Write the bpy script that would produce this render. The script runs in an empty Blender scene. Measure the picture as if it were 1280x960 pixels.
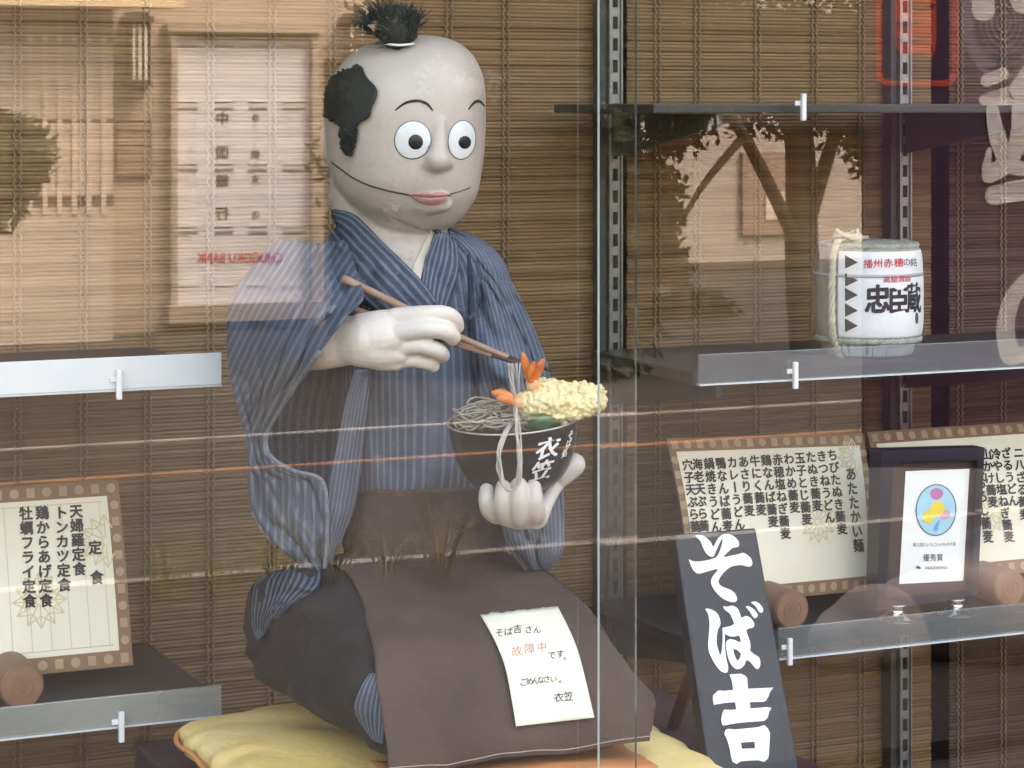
import bpy, bmesh, math, random
from math import sin, cos, pi, radians, tan, atan, sqrt, floor
from mathutils import Vector, Matrix, noise, geometry
from mathutils.bvhtree import BVHTree

random.seed(11)
SC = bpy.context.scene
COL = SC.collection
V = Vector

# ------------------------------------------------------------------ camera
TH = radians(24.2); FPX = 3000.0; HZ = 130.0
CAM = V((0.0, -2.3, 1.6))
cd = bpy.data.cameras.new('camera'); cam = bpy.data.objects.new('camera', cd); COL.objects.link(cam)
cam.location = CAM; cam.rotation_euler = (pi/2, 0, -TH)
cd.sensor_width = 36; cd.lens = FPX/1280*36
cd.shift_y = -(480-HZ)/1280
cd.clip_start = 0.05; cd.clip_end = 400
SC.camera = cam
# ------------------------------------------------------------------ world, sun, exposure
W = bpy.data.worlds.new("World"); SC.world = W; W.use_nodes = True
nt = W.node_tree; nt.nodes.clear()
wo = nt.nodes.new('ShaderNodeOutputWorld'); bg = nt.nodes.new('ShaderNodeBackground'); sk = nt.nodes.new('ShaderNodeTexSky')
SUN_EL, SUN_AZ = radians(54), radians(35)       # sun stands behind the shop, over its roof
sk.sky_type = 'NISHITA'; sk.sun_disc = False; sk.sun_elevation = SUN_EL; sk.sun_rotation = SUN_AZ
sk.air_density = 1.6; sk.dust_density = 7.0; sk.ozone_density = 1.0
bg.inputs[1].default_value = 0.15
nt.links.new(sk.outputs[0], bg.inputs[0]); nt.links.new(bg.outputs[0], wo.inputs[0])
sl = bpy.data.lights.new('sun', 'SUN'); sl.energy = 0.65; sl.angle = radians(12); sl.color = (1.0, 0.97, 0.93)
so = bpy.data.objects.new('sun', sl); COL.objects.link(so)
sd = V((sin(SUN_AZ)*cos(SUN_EL), cos(SUN_AZ)*cos(SUN_EL), sin(SUN_EL)))
so.rotation_euler = sd.to_track_quat('Z', 'Y').to_euler()
so.location = (0, 6, 9)
SC.view_settings.view_transform = 'Standard'; SC.view_settings.look = 'None'
SC.view_settings.gamma = 1; SC.view_settings.use_curve_mapping = False
SC.view_settings.exposure = 3.36
SC.view_settings.use_white_balance = True; SC.view_settings.white_balance_temperature = 7700; SC.view_settings.white_balance_tint = 18
SC.cycles.max_bounces = 10; SC.cycles.transparent_max_bounces = 16; SC.cycles.diffuse_bounces = 5
SC.cycles.sample_clamp_indirect = 6.0

# ------------------------------------------------------------------ pixel geometry
RT = V((cos(TH), -sin(TH), 0)); FW = V((sin(TH), cos(TH), 0)); UP = V((0, 0, 1))
def ray(px, py): return FW*FPX + RT*(px-640) + UP*(HZ-py)
def M(px, py, D): return CAM + ray(px, py)*(D/FPX)
def at(px, py, y):
    r = ray(px, py); return CAM + r*((y-CAM.y)/r.y)
def atz(px, py, z):
    r = ray(px, py); return CAM + r*((z-CAM.z)/r.z)
def mir(p): return V((p.x, -p.y, p.z))
def rv(px, py, yv): return mir(at(px, py, yv))       # the street thing whose image in the glass stands at yv

# ------------------------------------------------------------------ materials
def nodes(m):
    m.use_nodes = True; return m.node_tree.nodes, m.node_tree.links
def mat(name, col, rough=0.6, var=0.12, scale=30, bump=0.0, bscale=200, metal=0.0, stretch=(1,1,1), col2=None, spec=0.5, trans=0.0):
    m = bpy.data.materials.new(name); N, L = nodes(m); P = N['Principled BSDF']
    P.inputs['Roughness'].default_value = rough; P.inputs['Metallic'].default_value = metal
    P.inputs['Specular IOR Level'].default_value = spec
    tc = N.new('ShaderNodeTexCoord'); mp = N.new('ShaderNodeMapping'); mp.inputs['Scale'].default_value = stretch
    L.new(tc.outputs['Object'], mp.inputs[0])
    nz = N.new('ShaderNodeTexNoise'); nz.inputs['Scale'].default_value = scale; nz.inputs['Detail'].default_value = 6
    L.new(mp.outputs[0], nz.inputs[0])
    cr = N.new('ShaderNodeValToRGB')
    a = [c*(1-var) for c in col]; b = col2 if col2 else [min(1, c*(1+var)) for c in col]
    cr.color_ramp.elements[0].position = .3; cr.color_ramp.elements[1].position = .7
    cr.color_ramp.elements[0].color = (*a, 1); cr.color_ramp.elements[1].color = (*b, 1)
    L.new(nz.outputs[0], cr.inputs[0]); L.new(cr.outputs[0], P.inputs['Base Color'])
    if bump:
        n2 = N.new('ShaderNodeTexNoise'); n2.inputs['Scale'].default_value = bscale; n2.inputs['Detail'].default_value = 4
        L.new(mp.outputs[0], n2.inputs[0])
        bp = N.new('ShaderNodeBump'); bp.inputs['Strength'].default_value = bump; bp.inputs['Distance'].default_value = 0.004
        L.new(n2.outputs[0], bp.inputs['Height']); L.new(bp.outputs[0], P.inputs['Normal'])
    if trans: P.inputs['Transmission Weight'].default_value = trans
    return m
def fabric(name, base, stripe, n, width=.32, rough=.85):
    """woven cloth with n fine stripes across the U direction"""
    m = bpy.data.materials.new(name); N, L = nodes(m); P = N['Principled BSDF']
    P.inputs['Roughness'].default_value = rough; P.inputs['Specular IOR Level'].default_value = .2
    uv = N.new('ShaderNodeUVMap'); sx = N.new('ShaderNodeSeparateXYZ'); L.new(uv.outputs[0], sx.inputs[0])
    tc = N.new('ShaderNodeTexCoord')
    def math(op, a, b=None, v=None):
        k = N.new('ShaderNodeMath'); k.operation = op
        if hasattr(a, 'links'): L.new(a, k.inputs[0])
        else: k.inputs[0].default_value = a
        if b is not None:
            if hasattr(b, 'links'): L.new(b, k.inputs[1])
            else: k.inputs[1].default_value = b
        return k.outputs[0]
    nz = N.new('ShaderNodeTexNoise'); nz.inputs['Scale'].default_value = 55; nz.inputs['Detail'].default_value = 3
    L.new(tc.outputs['Object'], nz.inputs[0])
    x = math('MULTIPLY', sx.outputs[0], n)
    x = math('ADD', x, math('MULTIPLY', nz.outputs[0], .22))
    fr = math('FRACT', x)
    d = math('ABSOLUTE', math('SUBTRACT', fr, .5))
    mr = N.new('ShaderNodeMapRange'); mr.interpolation_type = 'SMOOTHSTEP'
    mr.inputs[1].default_value = width*.5; mr.inputs[2].default_value = width*.5+.16; mr.inputs[3].default_value = 1; mr.inputs[4].default_value = 0
    L.new(d, mr.inputs[0])
    n2 = N.new('ShaderNodeTexNoise'); n2.inputs['Scale'].default_value = 420; n2.inputs['Detail'].default_value = 2
    L.new(tc.outputs['Object'], n2.inputs[0])
    n3 = N.new('ShaderNodeTexNoise'); n3.inputs['Scale'].default_value = 14; n3.inputs['Detail'].default_value = 3
    L.new(tc.outputs['Object'], n3.inputs[0])
    fac = math('MULTIPLY', mr.outputs[0], math('ADD', .35, math('MULTIPLY', n2.outputs[0], 1.1)))
    mx = N.new('ShaderNodeMix'); mx.data_type = 'RGBA'
    mx.inputs[6].default_value = (*base, 1); mx.inputs[7].default_value = (*stripe, 1); L.new(fac, mx.inputs[0])
    hs = N.new('ShaderNodeHueSaturation'); L.new(mx.outputs[2], hs.inputs['Color'])
    L.new(math('ADD', .72, math('MULTIPLY', n3.outputs[0], .56)), hs.inputs['Value'])
    L.new(hs.outputs[0], P.inputs['Base Color'])
    bp = N.new('ShaderNodeBump'); bp.inputs['Strength'].default_value = .35; bp.inputs['Distance'].default_value = .003
    L.new(n2.outputs[0], bp.inputs['Height']); L.new(bp.outputs[0], P.inputs['Normal'])
    return m
def glassmat(name, r0, tint, hazecol=None, haze=0.0, rough=0.0):
    m = bpy.data.materials.new(name); N, L = nodes(m); N.remove(N['Principled BSDF']); out = N['Material Output']
    tr = N.new('ShaderNodeBsdfTransparent'); tr.inputs[0].default_value = (*tint, 1)
    gl = N.new('ShaderNodeBsdfGlossy'); gl.inputs['Roughness'].default_value = rough; gl.inputs[0].default_value = (1,1,1,1)
    lw = N.new('ShaderNodeLayerWeight'); lw.inputs[0].default_value = .5
    pw = N.new('ShaderNodeMath'); pw.operation = 'POWER'; pw.inputs[1].default_value = 5; L.new(lw.outputs['Facing'], pw.inputs[0])
    ma = N.new('ShaderNodeMath'); ma.operation = 'MULTIPLY_ADD'; ma.inputs[1].default_value = 1-r0; ma.inputs[2].default_value = r0
    L.new(pw.outputs[0], ma.inputs[0])
    mx = N.new('ShaderNodeMixShader'); L.new(ma.outputs[0], mx.inputs[0])
    a = tr.outputs[0]
    if haze:
        df = N.new('ShaderNodeBsdfDiffuse'); df.inputs[0].default_value = (*hazecol, 1)
        m2 = N.new('ShaderNodeMixShader'); m2.inputs[0].default_value = haze
        tc = N.new('ShaderNodeTexCoord'); nz = N.new('ShaderNodeTexNoise'); nz.inputs['Scale'].default_value = 3.0; nz.inputs['Detail'].default_value = 5
        L.new(tc.outputs['Object'], nz.inputs[0])
        mm = N.new('ShaderNodeMath'); mm.operation = 'MULTIPLY'; mm.inputs[1].default_value = haze*2; L.new(nz.outputs[0], mm.inputs[0]); L.new(mm.outputs[0], m2.inputs[0])
        L.new(tr.outputs[0], m2.inputs[1]); L.new(df.outputs[0], m2.inputs[2]); a = m2.outputs[0]
    L.new(a, mx.inputs[1]); L.new(gl.outputs[0], mx.inputs[2]); L.new(mx.outputs[0], out.inputs[0])
    return m
def reedmat(name, pal, pitch):
    m = bpy.data.materials.new(name); N, L = nodes(m); P = N['Principled BSDF']
    P.inputs['Roughness'].default_value = .55; P.inputs['Specular IOR Level'].default_value = .25
    tc = N.new('ShaderNodeTexCoord'); sx = N.new('ShaderNodeSeparateXYZ'); L.new(tc.outputs['Object'], sx.inputs[0])
    k = N.new('ShaderNodeMath'); k.operation = 'DIVIDE'; k.inputs[1].default_value = pitch; L.new(sx.outputs[2], k.inputs[0])
    fl = N.new('ShaderNodeMath'); fl.operation = 'FLOOR'; L.new(k.outputs[0], fl.inputs[0])
    wn = N.new('ShaderNodeTexWhiteNoise'); wn.noise_dimensions = '1D'; L.new(fl.outputs[0], wn.inputs['W'])
    mp = N.new('ShaderNodeMapping'); mp.inputs['Scale'].default_value = (7, 7, 190); L.new(tc.outputs['Object'], mp.inputs[0])
    nz = N.new('ShaderNodeTexNoise'); nz.inputs['Scale'].default_value = 1; nz.inputs['Detail'].default_value = 4; L.new(mp.outputs[0], nz.inputs[0])
    ad = N.new('ShaderNodeMath'); ad.operation = 'MULTIPLY_ADD'; ad.inputs[1].default_value = .45; L.new(wn.outputs[0], ad.inputs[0])
    hf = N.new('ShaderNodeMath'); hf.operation = 'MULTIPLY'; hf.inputs[1].default_value = .6; L.new(nz.outputs[0], hf.inputs[0]); L.new(hf.outputs[0], ad.inputs[2])
    cr = N.new('ShaderNodeValToRGB'); e = cr.color_ramp.elements
    e[0].position = .2; e[0].color = (*pal[0], 1); e[1].position = .85; e[1].color = (*pal[2], 1)
    q = e.new(.5); q.color = (*pal[1], 1)
    L.new(ad.outputs[0], cr.inputs[0]); L.new(cr.outputs[0], P.inputs['Base Color'])
    return m

# ------------------------------------------------------------------ objects
def wl(o):
    p = V((0,0,0))
    while o is not None: p = p + o.location; o = o.parent
    return p
def tag(o, label=None, cat=None, group=None, kind=None):
    if label: o['label'] = label
    if cat: o['category'] = cat
    if group: o['group'] = group
    if kind: o['kind'] = kind
    return o
def thing(name, label, cat, loc, group=None):
    o = bpy.data.objects.new(name, None); COL.objects.link(o); o.location = loc; o.empty_display_size = .05
    return tag(o, label, cat, group)
class MB:
    def __init__(s): s.v = []; s.f = []; s.m = []; s.uv = {}
    def add(s, vs, fs, mi=0, uvs=None):
        b = len(s.v); s.v += [V(p) for p in vs]
        for f in fs: s.f.append([i+b for i in f]); s.m.append(mi)
        if uvs:
            for i, q in enumerate(uvs): s.uv[b+i] = q
        return s
    def hexa(s, p, mi=0):      # 8 points: bottom ring 0-3, top ring 4-7
        return s.add(p, [(3,2,1,0),(4,5,6,7),(0,1,5,4),(1,2,6,5),(2,3,7,6),(3,0,4,7)], mi)
    def box(s, a, b, mi=0):
        x0,y0,z0 = a; x1,y1,z1 = b
        return s.hexa([(x0,y0,z0),(x1,y0,z0),(x1,y1,z0),(x0,y1,z0),(x0,y0,z1),(x1,y0,z1),(x1,y1,z1),(x0,y1,z1)], mi)
    def tube(s, pts, r, n=8, mi=0, cap=True):
        pts = [V(p) for p in pts]; rs = r if isinstance(r, (list, tuple)) else [r]*len(pts)
        t0 = (pts[1]-pts[0]).normalized(); a = t0.orthogonal().normalized(); vs = []
        for i, p in enumerate(pts):
            t = (pts[min(i+1, len(pts)-1)]-pts[max(i-1, 0)])
            t = t.normalized() if t.length > 1e-9 else t0
            a = (a-t*a.dot(t)); a = a.normalized() if a.length > 1e-6 else t.orthogonal().normalized()
            b = t.cross(a)
            for k in range(n): vs.append(p + (a*cos(2*pi*k/n)+b*sin(2*pi*k/n))*rs[i])
        fs = [(i*n+k, i*n+(k+1) % n, (i+1)*n+(k+1) % n, (i+1)*n+k) for i in range(len(pts)-1) for k in range(n)]
        if cap: fs += [tuple(range(n-1, -1, -1)), tuple((len(pts)-1)*n+k for k in range(n))]
        return s.add(vs, fs, mi)
    def capsule(s, p0, r0, p1, r1, n=16, sc=None):
        p0, p1 = V(p0), V(p1); d = p1-p0
        if d.length < 1e-6: d = V((0,0,1e-5))
        t = d.normalized(); pts = []; rs = []
        for i in range(7):
            q = -pi/2+pi/2*i/6; pts.append(p0+t*(r0*sin(q))); rs.append(max(1e-5, r0*cos(q)))
        for i in range(1, 7):
            q = pi/2*i/6; pts.append(p1+t*(r1*sin(q))); rs.append(max(1e-5, r1*cos(q)))
        return s.tube(pts, rs, n)
    def ellip(s, c, ax, n=20, m=12):       # ax: three axis vectors
        c = V(c); vs = []
        for j in range(m+1):
            q = -pi/2+pi*j/m
            for i in range(n):
                vs.append(c+V(ax[0])*cos(q)*cos(2*pi*i/n)+V(ax[1])*cos(q)*sin(2*pi*i/n)+V(ax[2])*sin(q))
        return s.add(vs, [(j*n+i, j*n+(i+1) % n, (j+1)*n+(i+1) % n, (j+1)*n+i) for j in range(m) for i in range(n)])
    def grid(s, rows, mi=0, closed=False, un=1.0, vn=1.0):
        nv = len(rows); nu = len(rows[0]); vs = [p for r in rows for p in r]
        uv = [(un*i/(nu if closed else nu-1), vn*j/(nv-1)) for j in range(nv) for i in range(nu)]
        fs = []
        for j in range(nv-1):
            for i in range(nu if closed else nu-1):
                k = (i+1) % nu; fs.append((j*nu+i, j*nu+k, (j+1)*nu+k, (j+1)*nu+i))
        return s.add(vs, fs, mi, uv)
    def build(s, name, mats, parent=None, smooth=True, recalc=False, loc=None):
        me = bpy.data.meshes.new(name)
        if parent is not None: off = wl(parent)
        elif loc is not None: off = V(loc)
        else:
            off = V(((min(p.x for p in s.v)+max(p.x for p in s.v))/2, (min(p.y for p in s.v)+max(p.y for p in s.v))/2, min(p.z for p in s.v)))
        me.from_pydata([p-off for p in s.v], [], s.f)
        for m in (mats if isinstance(mats, (list, tuple)) else [mats]): me.materials.append(m)
        me.polygons.foreach_set('material_index', s.m)
        me.polygons.foreach_set('use_smooth', [smooth]*len(me.polygons))
        if s.uv:
            ul = me.uv_layers.new(name='UVMap')
            for l in me.loops: ul.data[l.index].uv = s.uv.get(l.vertex_index, (0,0))
        me.update()
        if recalc:
            b = bmesh.new(); b.from_mesh(me); bmesh.ops.recalc_face_normals(b, faces=b.faces); b.to_mesh(me); b.free()
        o = bpy.data.objects.new(name, me); COL.objects.link(o)
        if parent is not None: o.parent = parent
        else: o.location = off
        return o
    def bvh(s): return BVHTree.FromPolygons([tuple(p) for p in s.v], s.f)
def solid(o, t, off=0):
    k = o.modifiers.new('thickness', 'SOLIDIFY'); k.thickness = t; k.offset = off; return o
def bev(o, w, seg=2):
    k = o.modifiers.new('edge', 'BEVEL'); k.width = w; k.segments = seg; k.limit_method = 'ANGLE'; k.angle_limit = radians(40); return o
def cat1(a, b, c, d, t):
    return ((b*2)+(c-a)*t+(a*2-b*5+c*4-d)*t*t+(b*3-a-c*3+d)*t*t*t)*.5
def spline(pts, n, closed=False):
    m = len(pts); out = []
    for k in range(n):
        x = k/(n if closed else n-1)*(m if closed else m-1); i = int(x); t = x-i
        if closed: a, b, c, d = (pts[(i-1) % m], pts[i % m], pts[(i+1) % m], pts[(i+2) % m])
        else:
            if i >= m-1: i, t = m-2, 1.0
            a, b, c, d = pts[max(i-1, 0)], pts[i], pts[i+1], pts[min(i+2, m-1)]
        out.append(cat1(V(a), V(b), V(c), V(d), t))
    return out
def surf(rows, nu, nv, closed=False):
    R = [spline(r, nu, closed) for r in rows]
    C = [spline([r[i] for r in R], nv) for i in range(nu)]
    return [[C[i][j] for i in range(nu)] for j in range(nv)]
def wrinkle(rows, amp, fx, fy, seed=0.0, view=True, closed=False):
    """folds: push each point to and from the viewer by a stretched noise in row space"""
    nv, nu = len(rows), len(rows[0]); out = []
    for j in range(nv):
        r = []
        for i in range(nu):
            u, v = i/nu, j/nv
            a = noise.noise(V((u*fx+seed, v*fy, seed)))+.5*noise.noise(V((u*fx*2.3, v*fy*2.1+seed, 4+seed)))
            cu = u if not closed else .5+.5*sin(2*pi*u)
            a -= 1.2*max(0, .14-abs(noise.noise(V((cu*fx*.7-v*fy*.8+seed, v*fy*.9+cu*fx*.5, seed+9)))))*4
            e = 1 if closed else min(1, 6*min(u, 1-u)+.25)
            p = rows[j][i]; r.append(p+(CAM-p).normalized()*amp*a*e)
        out.append(r)
    return out
def remesh(mb, vox, it=6, fac=.5):
    me = bpy.data.meshes.new('t'); me.from_pydata([tuple(p) for p in mb.v], [], mb.f); me.update()
    o = bpy.data.objects.new('t', me); COL.objects.link(o)
    r = o.modifiers.new('r', 'REMESH'); r.mode = 'VOXEL'; r.voxel_size = vox
    q = o.modifiers.new('s', 'SMOOTH'); q.iterations = it; q.factor = fac
    dg = bpy.context.evaluated_depsgraph_get(); dg.update()
    e = bpy.data.meshes.new_from_object(o.evaluated_get(dg))
    out = MB(); out.add([v.co.copy() for v in e.vertices], [tuple(p.vertices) for p in e.polygons])
    bpy.data.objects.remove(o); bpy.data.meshes.remove(me); bpy.data.meshes.remove(e)
    return out
def drape(px, py, bvh, off=0.0, D=None):
    d = ray(px, py).normalized(); h = bvh.ray_cast(CAM, d)
    if h[0] is None:
        return M(px, py, D) if D else None
    n = h[1]; n = -n if n.dot(d) > 0 else n
    return h[0] - d*off
def drape_near(px, py, bvh, off, cx, cy):
    """drape; a miss slides towards (cx, cy) until it lands"""
    for k in range(40):
        t = k/40
        p = drape(px+(cx-px)*t, py+(cy-py)*t, bvh, off)
        if p is not None: return p
    return M(px, py, 3.0)
def pipe_px(mb, pts, bvh, off, r, n=6, steps=24, taper=False):
    c = spline([V((a, b, 0)) for a, b in pts], steps); w = []
    mx, my = sum(a for a, b in pts)/len(pts), sum(b for a, b in pts)/len(pts)
    for p in c: w.append(drape_near(p.x, p.y, bvh, off, mx, my))
    rs = [r*(1 if not taper else max(.15, sin(pi*(.08+.84*i/(steps-1)))**.7)) for i in range(steps)]
    mb.tube(w, rs, n)

# ------------------------------------------------------------------ lettering
_G = {}
def glyph(ch, bold=0.0):
    k = (ch, bold)
    if k in _G: return _G[k]
    c = bpy.data.curves.new('t', 'FONT'); c.body = ch; c.offset = bold; c.resolution_u = 3
    o = bpy.data.objects.new('t', c); COL.objects.link(o)
    dg = bpy.context.evaluated_depsgraph_get()
    m = bpy.data.meshes.new_from_object(o.evaluated_get(dg))
    r = ([(v.co.x, v.co.y) for v in m.vertices], [tuple(p.vertices) for p in m.polygons])
    bpy.data.objects.remove(o); bpy.data.curves.remove(c); bpy.data.meshes.remove(m)
    _G[k] = r; return r
def put(mb, ch, cx, cy, w, h, mp, bold=.02, ux=(1, 0), uy=(0, 1), flip=False, shear=0.0, mi=0):
    """one character centred at pixel (cx, cy), laid on a surface by mp(px, py)"""
    if ch in ' \u3000': return
    vs, fs = glyph(ch, 0.0); k = bold*.75
    sh = [(0,0)] if bold < .004 else [(-k,-k*.5),(k,k*.5),(k*.5,-k),(-k*.5,k)]+([(-k*1.1,k*.2),(k*1.1,-k*.2)] if bold > .02 else [])
    for qi, (sx_, sy_) in enumerate(sh): _stamp(mb, vs, fs, ch, cx+sx_*w, cy+sy_*h, w, h, mp, ux, uy, flip, shear, mi, qi)
def _stamp(mb, vs, fs, ch, cx, cy, w, h, mp, ux, uy, flip, shear, mi, qi):
    out = []
    for x, y in vs:
        if ord(ch) < 128: gx, gy = x-.32, y-.36
        else: gx, gy = x-.5, y-.38
        if ch == 'ー': gx, gy = -gy*1.0, -gx
        gx += shear*gy
        if flip: gx = -gx
        a, b = gx*w, -gy*h
        p = mp(cx+a*ux[0]+b*uy[0], cy+a*ux[1]+b*uy[1]); out.append(p)
    if any(p is None for p in out): return
    if qi: out = [p+(CAM-p).normalized()*(.00004*qi) for p in out]
    mb.add(out, fs, mi)
def column(mb, text, p0, p1, w, mp, bold=.03, slope=-.05, fit=.98, mi=0):
    n = len(text); d = V((p1[0]-p0[0], p1[1]-p0[1])); c = d/n; h = c.length
    for i, ch in enumerate(text):
        q = V(p0)+c*(i+.5)
        put(mb, ch, q.x, q.y, w, h*fit, mp, bold, (1, slope), (c.x/h, c.y/h), mi=mi)
def poly_px(mb, loops, mp, mi=0, sub=0):
    L = []
    for lp in loops:
        L.append([V((x, y, 0)) for x, y in lp])
    tris = geometry.tessellate_polygon(L); flat = [p for l in L for p in l]
    mb.add([mp(p.x, p.y) for p in flat], [tuple(t) for t in tris], mi)
def smooth_loop(pts, k=3): return [(p.x, p.y) for p in spline([V((a, b, 0)) for a, b in pts], len(pts)*k, True)]

# ------------------------------------------------------------------ shared materials
m_skin = mat('painted_skin', (.52,.45,.385), .34, .12, 9, .10, 60)
m_hand = mat('hand_resin', (.70,.625,.55), .42, .06, 12, .06, 90)
m_black = mat('black_paint', (.012,.012,.014), .35, .1)
m_eye = mat('eye_white', (.74,.76,.74), .3, .04, 40)
m_brow = mat('brow_paint', (.018,.010,.02), .5, .1)
m_lip = mat('lip_paint', (.50,.24,.21), .45, .1, 60)
m_seam = mat('jaw_seam', (.06,.04,.03), .7, .1)
m_hair = mat('hair_dark', (.020,.024,.018), .7, .35, 60, .25, 300, stretch=(1,1,.25))
m_robe = fabric('robe_cloth', (.080,.100,.140), (.160,.186,.228), 76, .18)
m_robe16 = fabric('sleeve_cloth', (.080,.100,.140), (.160,.186,.228), 24, .18)
m_robe6 = fabric('collar_cloth', (.060,.078,.112), (.160,.185,.23), 7, .22)
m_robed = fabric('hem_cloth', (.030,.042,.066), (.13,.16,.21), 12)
m_inside_shade = fabric('sleeve_shade_cloth', (.040,.068,.115), (.105,.15,.21), 12, .25); m_hem = mat('hem_roll', (.17,.19,.23), .85, .3, 200)  # sleeve inside coloured darker than the robe to paint in its shade
m_char = mat('charcoal_cloth', (.017,.016,.016), .9, .3, 18, .5, 300)
m_apron = mat('apron_cloth', (.086,.054,.043), .9, .20, 9, .6, 350)
m_cream = mat('cream_cloth', (.55,.50,.40), .8, .06)
m_ink = mat('black_ink', (.014,.013,.015), .7, .1)
m_redink = mat('red_ink', (.55,.03,.05), .6, .1)
m_white = mat('white_paint', (.80,.81,.83), .5, .05, 25)
m_paper = mat('menu_paper', (.80,.74,.57), .8, .05, 9)
m_note = mat('note_paper', (.80,.77,.62), .8, .03, 9)
m_wood = mat('log_wood', (.24,.12,.068), .55, .25, 20, .2, 60, stretch=(1,.15,1))
m_metal = mat('grey_steel', (.30,.31,.31), .35, .12, 60, metal=.85)
m_dark = mat('dark_slot', (.012,.012,.012), .8, .1)

# ================================================================== SETTING (street)
def structure(mb, name, m, **k): return tag(mb.build(name, m, smooth=False, **k), kind='structure')
mb = MB(); mb.box((-60,-70,-.3), (80,-5.6,0))
structure(mb, 'road', mat('asphalt', (.024,.023,.022), .9, .25, 3, .4, 60))
mb = MB(); mb.box((-60,-5.6,-.3), (80,20,.004))
structure(mb, 'pavement', mat('paving', (.036,.034,.032), .9, .2, 4, .3, 50))
# painted lines on the road (their images cross the doll's sleeve)
pw = rv(280, 550, 0)
def groundv(px, py):
    r = ray(px, py); p = CAM+r*((0-CAM.z)/r.z); return mir(p)
yw = groundv(280, 549).y; yo = groundv(280, 591).y
mb = MB(); mb.box((-60, yw-.03, .0), (80, yw+.02, .006)); structure(mb, 'white_road_line', mat('road_white', (.25,.245,.24), .8, .3, 3))
mb = MB(); mb.box((-60, yo-.03, .0), (80, yo+.02, .006)); structure(mb, 'orange_road_line', mat('road_orange', (.25,.13,.075), .8, .3, 3))
# planted bed with pale kerb
mb = MB(); mb.box((-20,-5.25,-.1), (30,-2.6,.05)); structure(mb, 'planting_bed', mat('bed_soil', (.016,.012,.009), .95, .4, 9, .7, 30))
mb = MB(); 
x = -12.0
while x < 24:
    l = random.uniform(.5,.62); mb.box((x, -5.40, 0), (x+l-.012, -5.30, .03+random.uniform(0,.012))); x += l
ks = mb.build('bed_kerb', mat('kerb_stone', (.21,.20,.18), .8, .2, 12, .3, 80), smooth=False); bev(ks, .012)
tag(ks, 'pale stone kerb along the planted bed, seen reflected in the glass', 'kerb')
m_grass = mat('grass_blade', (.16,.15,.06), .7, .4, 40)
def tuft(px, py, n, h, label):
    c = rv(px, py, 4.95); c.z = .05; mb = MB()
    for i in range(n):
        a = random.uniform(0, 2*pi); l = h*random.uniform(.5, 1.1); b = random.uniform(.25, .9)
        d = V((cos(a), sin(a), 0)); p0 = c+d*random.uniform(0, .05)
        pts = [p0, p0+d*l*b*.35+UP*l*.55, p0+d*l*b*.9+UP*l*(1-.3*b)]
        mb.tube(spline(pts, 5), [.0028,.0026,.0022,.0014,.0004], 4, cap=False)
    tag(mb.build('grass_tuft', m_grass), label, 'ornamental grass', 'grass tufts in the planted bed')
for i, (px, n, h) in enumerate(((215,26,.24),(285,22,.20),(350,45,.30),(425,30,.25),(490,22,.2),(560,30,.26))):
    tuft(px, 722, n, h, ['thin pale grass tuft reflected beside the paper menu','short thin grass tuft reflected on the bare blind','densest grass tuft reflected over the dark thigh cloth','grass tuft reflected at the back edge of the apron','short grass tuft reflected over the apron waist','spreading grass tuft reflected below the noodle bowl'][i])
m_rock = mat('garden_rock', (.26,.23,.22), .9, .25, 6, .8, 25)
for i, (px, py, r, lab) in enumerate(((1235,890,.27,'largest pale garden rock reflected low over the dark blind'),(1090,900,.16,'small garden rock reflected low beside the shelf post'),(1205,812,.10,'garden rock reflected under the framed award'))):
    c = rv(px, py+40, 3.4); c.z = .05; mb = MB(); vs = []
    mb.ellip(c+V((0,0,r*.45)), (V((r*1.25,0,0)), V((0,r*.9,0)), V((0,0,r*.75))), 26, 16)
    mb.v = [p+(p-c).normalized()*r*.35*noise.noise(p*3.1/r*.35+V((i*7,0,0))) for p in mb.v]
    tag(mb.build('garden_rock', m_rock), lab, 'rock', 'rocks in the planted bed')
m_leafg = mat('shrub_leaf', (.075,.095,.035), .6, .5, 20, spec=.3)
m_leafd = mat('tree_leaf', (.026,.030,.014), .7, .5, 20, spec=.2)
m_bark = mat('tree_bark', (.035,.026,.02), .9, .3, 10, .6, 30)
def leaves(mb, c, rx, ry, rz, n, s, hole=.0, seed=0):
    k = 0
    while k < n:
        p = V((random.gauss(0,.42), random.gauss(0,.42), random.gauss(0,.42)))
        if p.length > 1: continue
        q = V(c)+V((p.x*rx, p.y*ry, p.z*rz))
        if noise.noise(q*1.5+V((seed,0,0))) < hole: k += .25; continue
        a = V((random.uniform(-1,1), random.uniform(-1,1), random.uniform(-1,1))).normalized(); b = a.orthogonal().normalized()
        l = s*random.uniform(.6,1.3)
        mb.add([q-a*l, q+b*l*.42, q+a*l, q-b*l*.42], [(0,1,2,3)]); k += 1
# shrub whose image is at the far left
def plant(name, label, cat, base, trunk, crown, mleaf, group=None):
    t = thing(name, label, cat, base, group)
    mb = MB(); [mb.tube(spline([V(p) for p in pts], 14), [r0+(r1-r0)*i/13 for i in range(14)], 9) for pts, r0, r1 in trunk]; mb.build('trunk', m_bark, t)
    mb = MB(); [leaves(mb, *c) for c in crown]; mb.build('crown', mleaf, t, smooth=False)
    return t
b = rv(-40, 420, 9.0); b.z = 0; c1 = rv(-5, 195, 9.0); c2 = rv(-30, 215, 9.1)
plant('garden_pine', 'green feathery shrub reflected beside the fluted pilaster', 'tree', b, [([b, b+V((0,0,.8)), c1-V((.15,0,.1))], .05, .02)],
      [(c1, .30, .3, .22, 1500, .05, -.25, 1), (c2, .34, .3, .32, 1500, .05, -.25, 2)], m_leafg)
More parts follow.
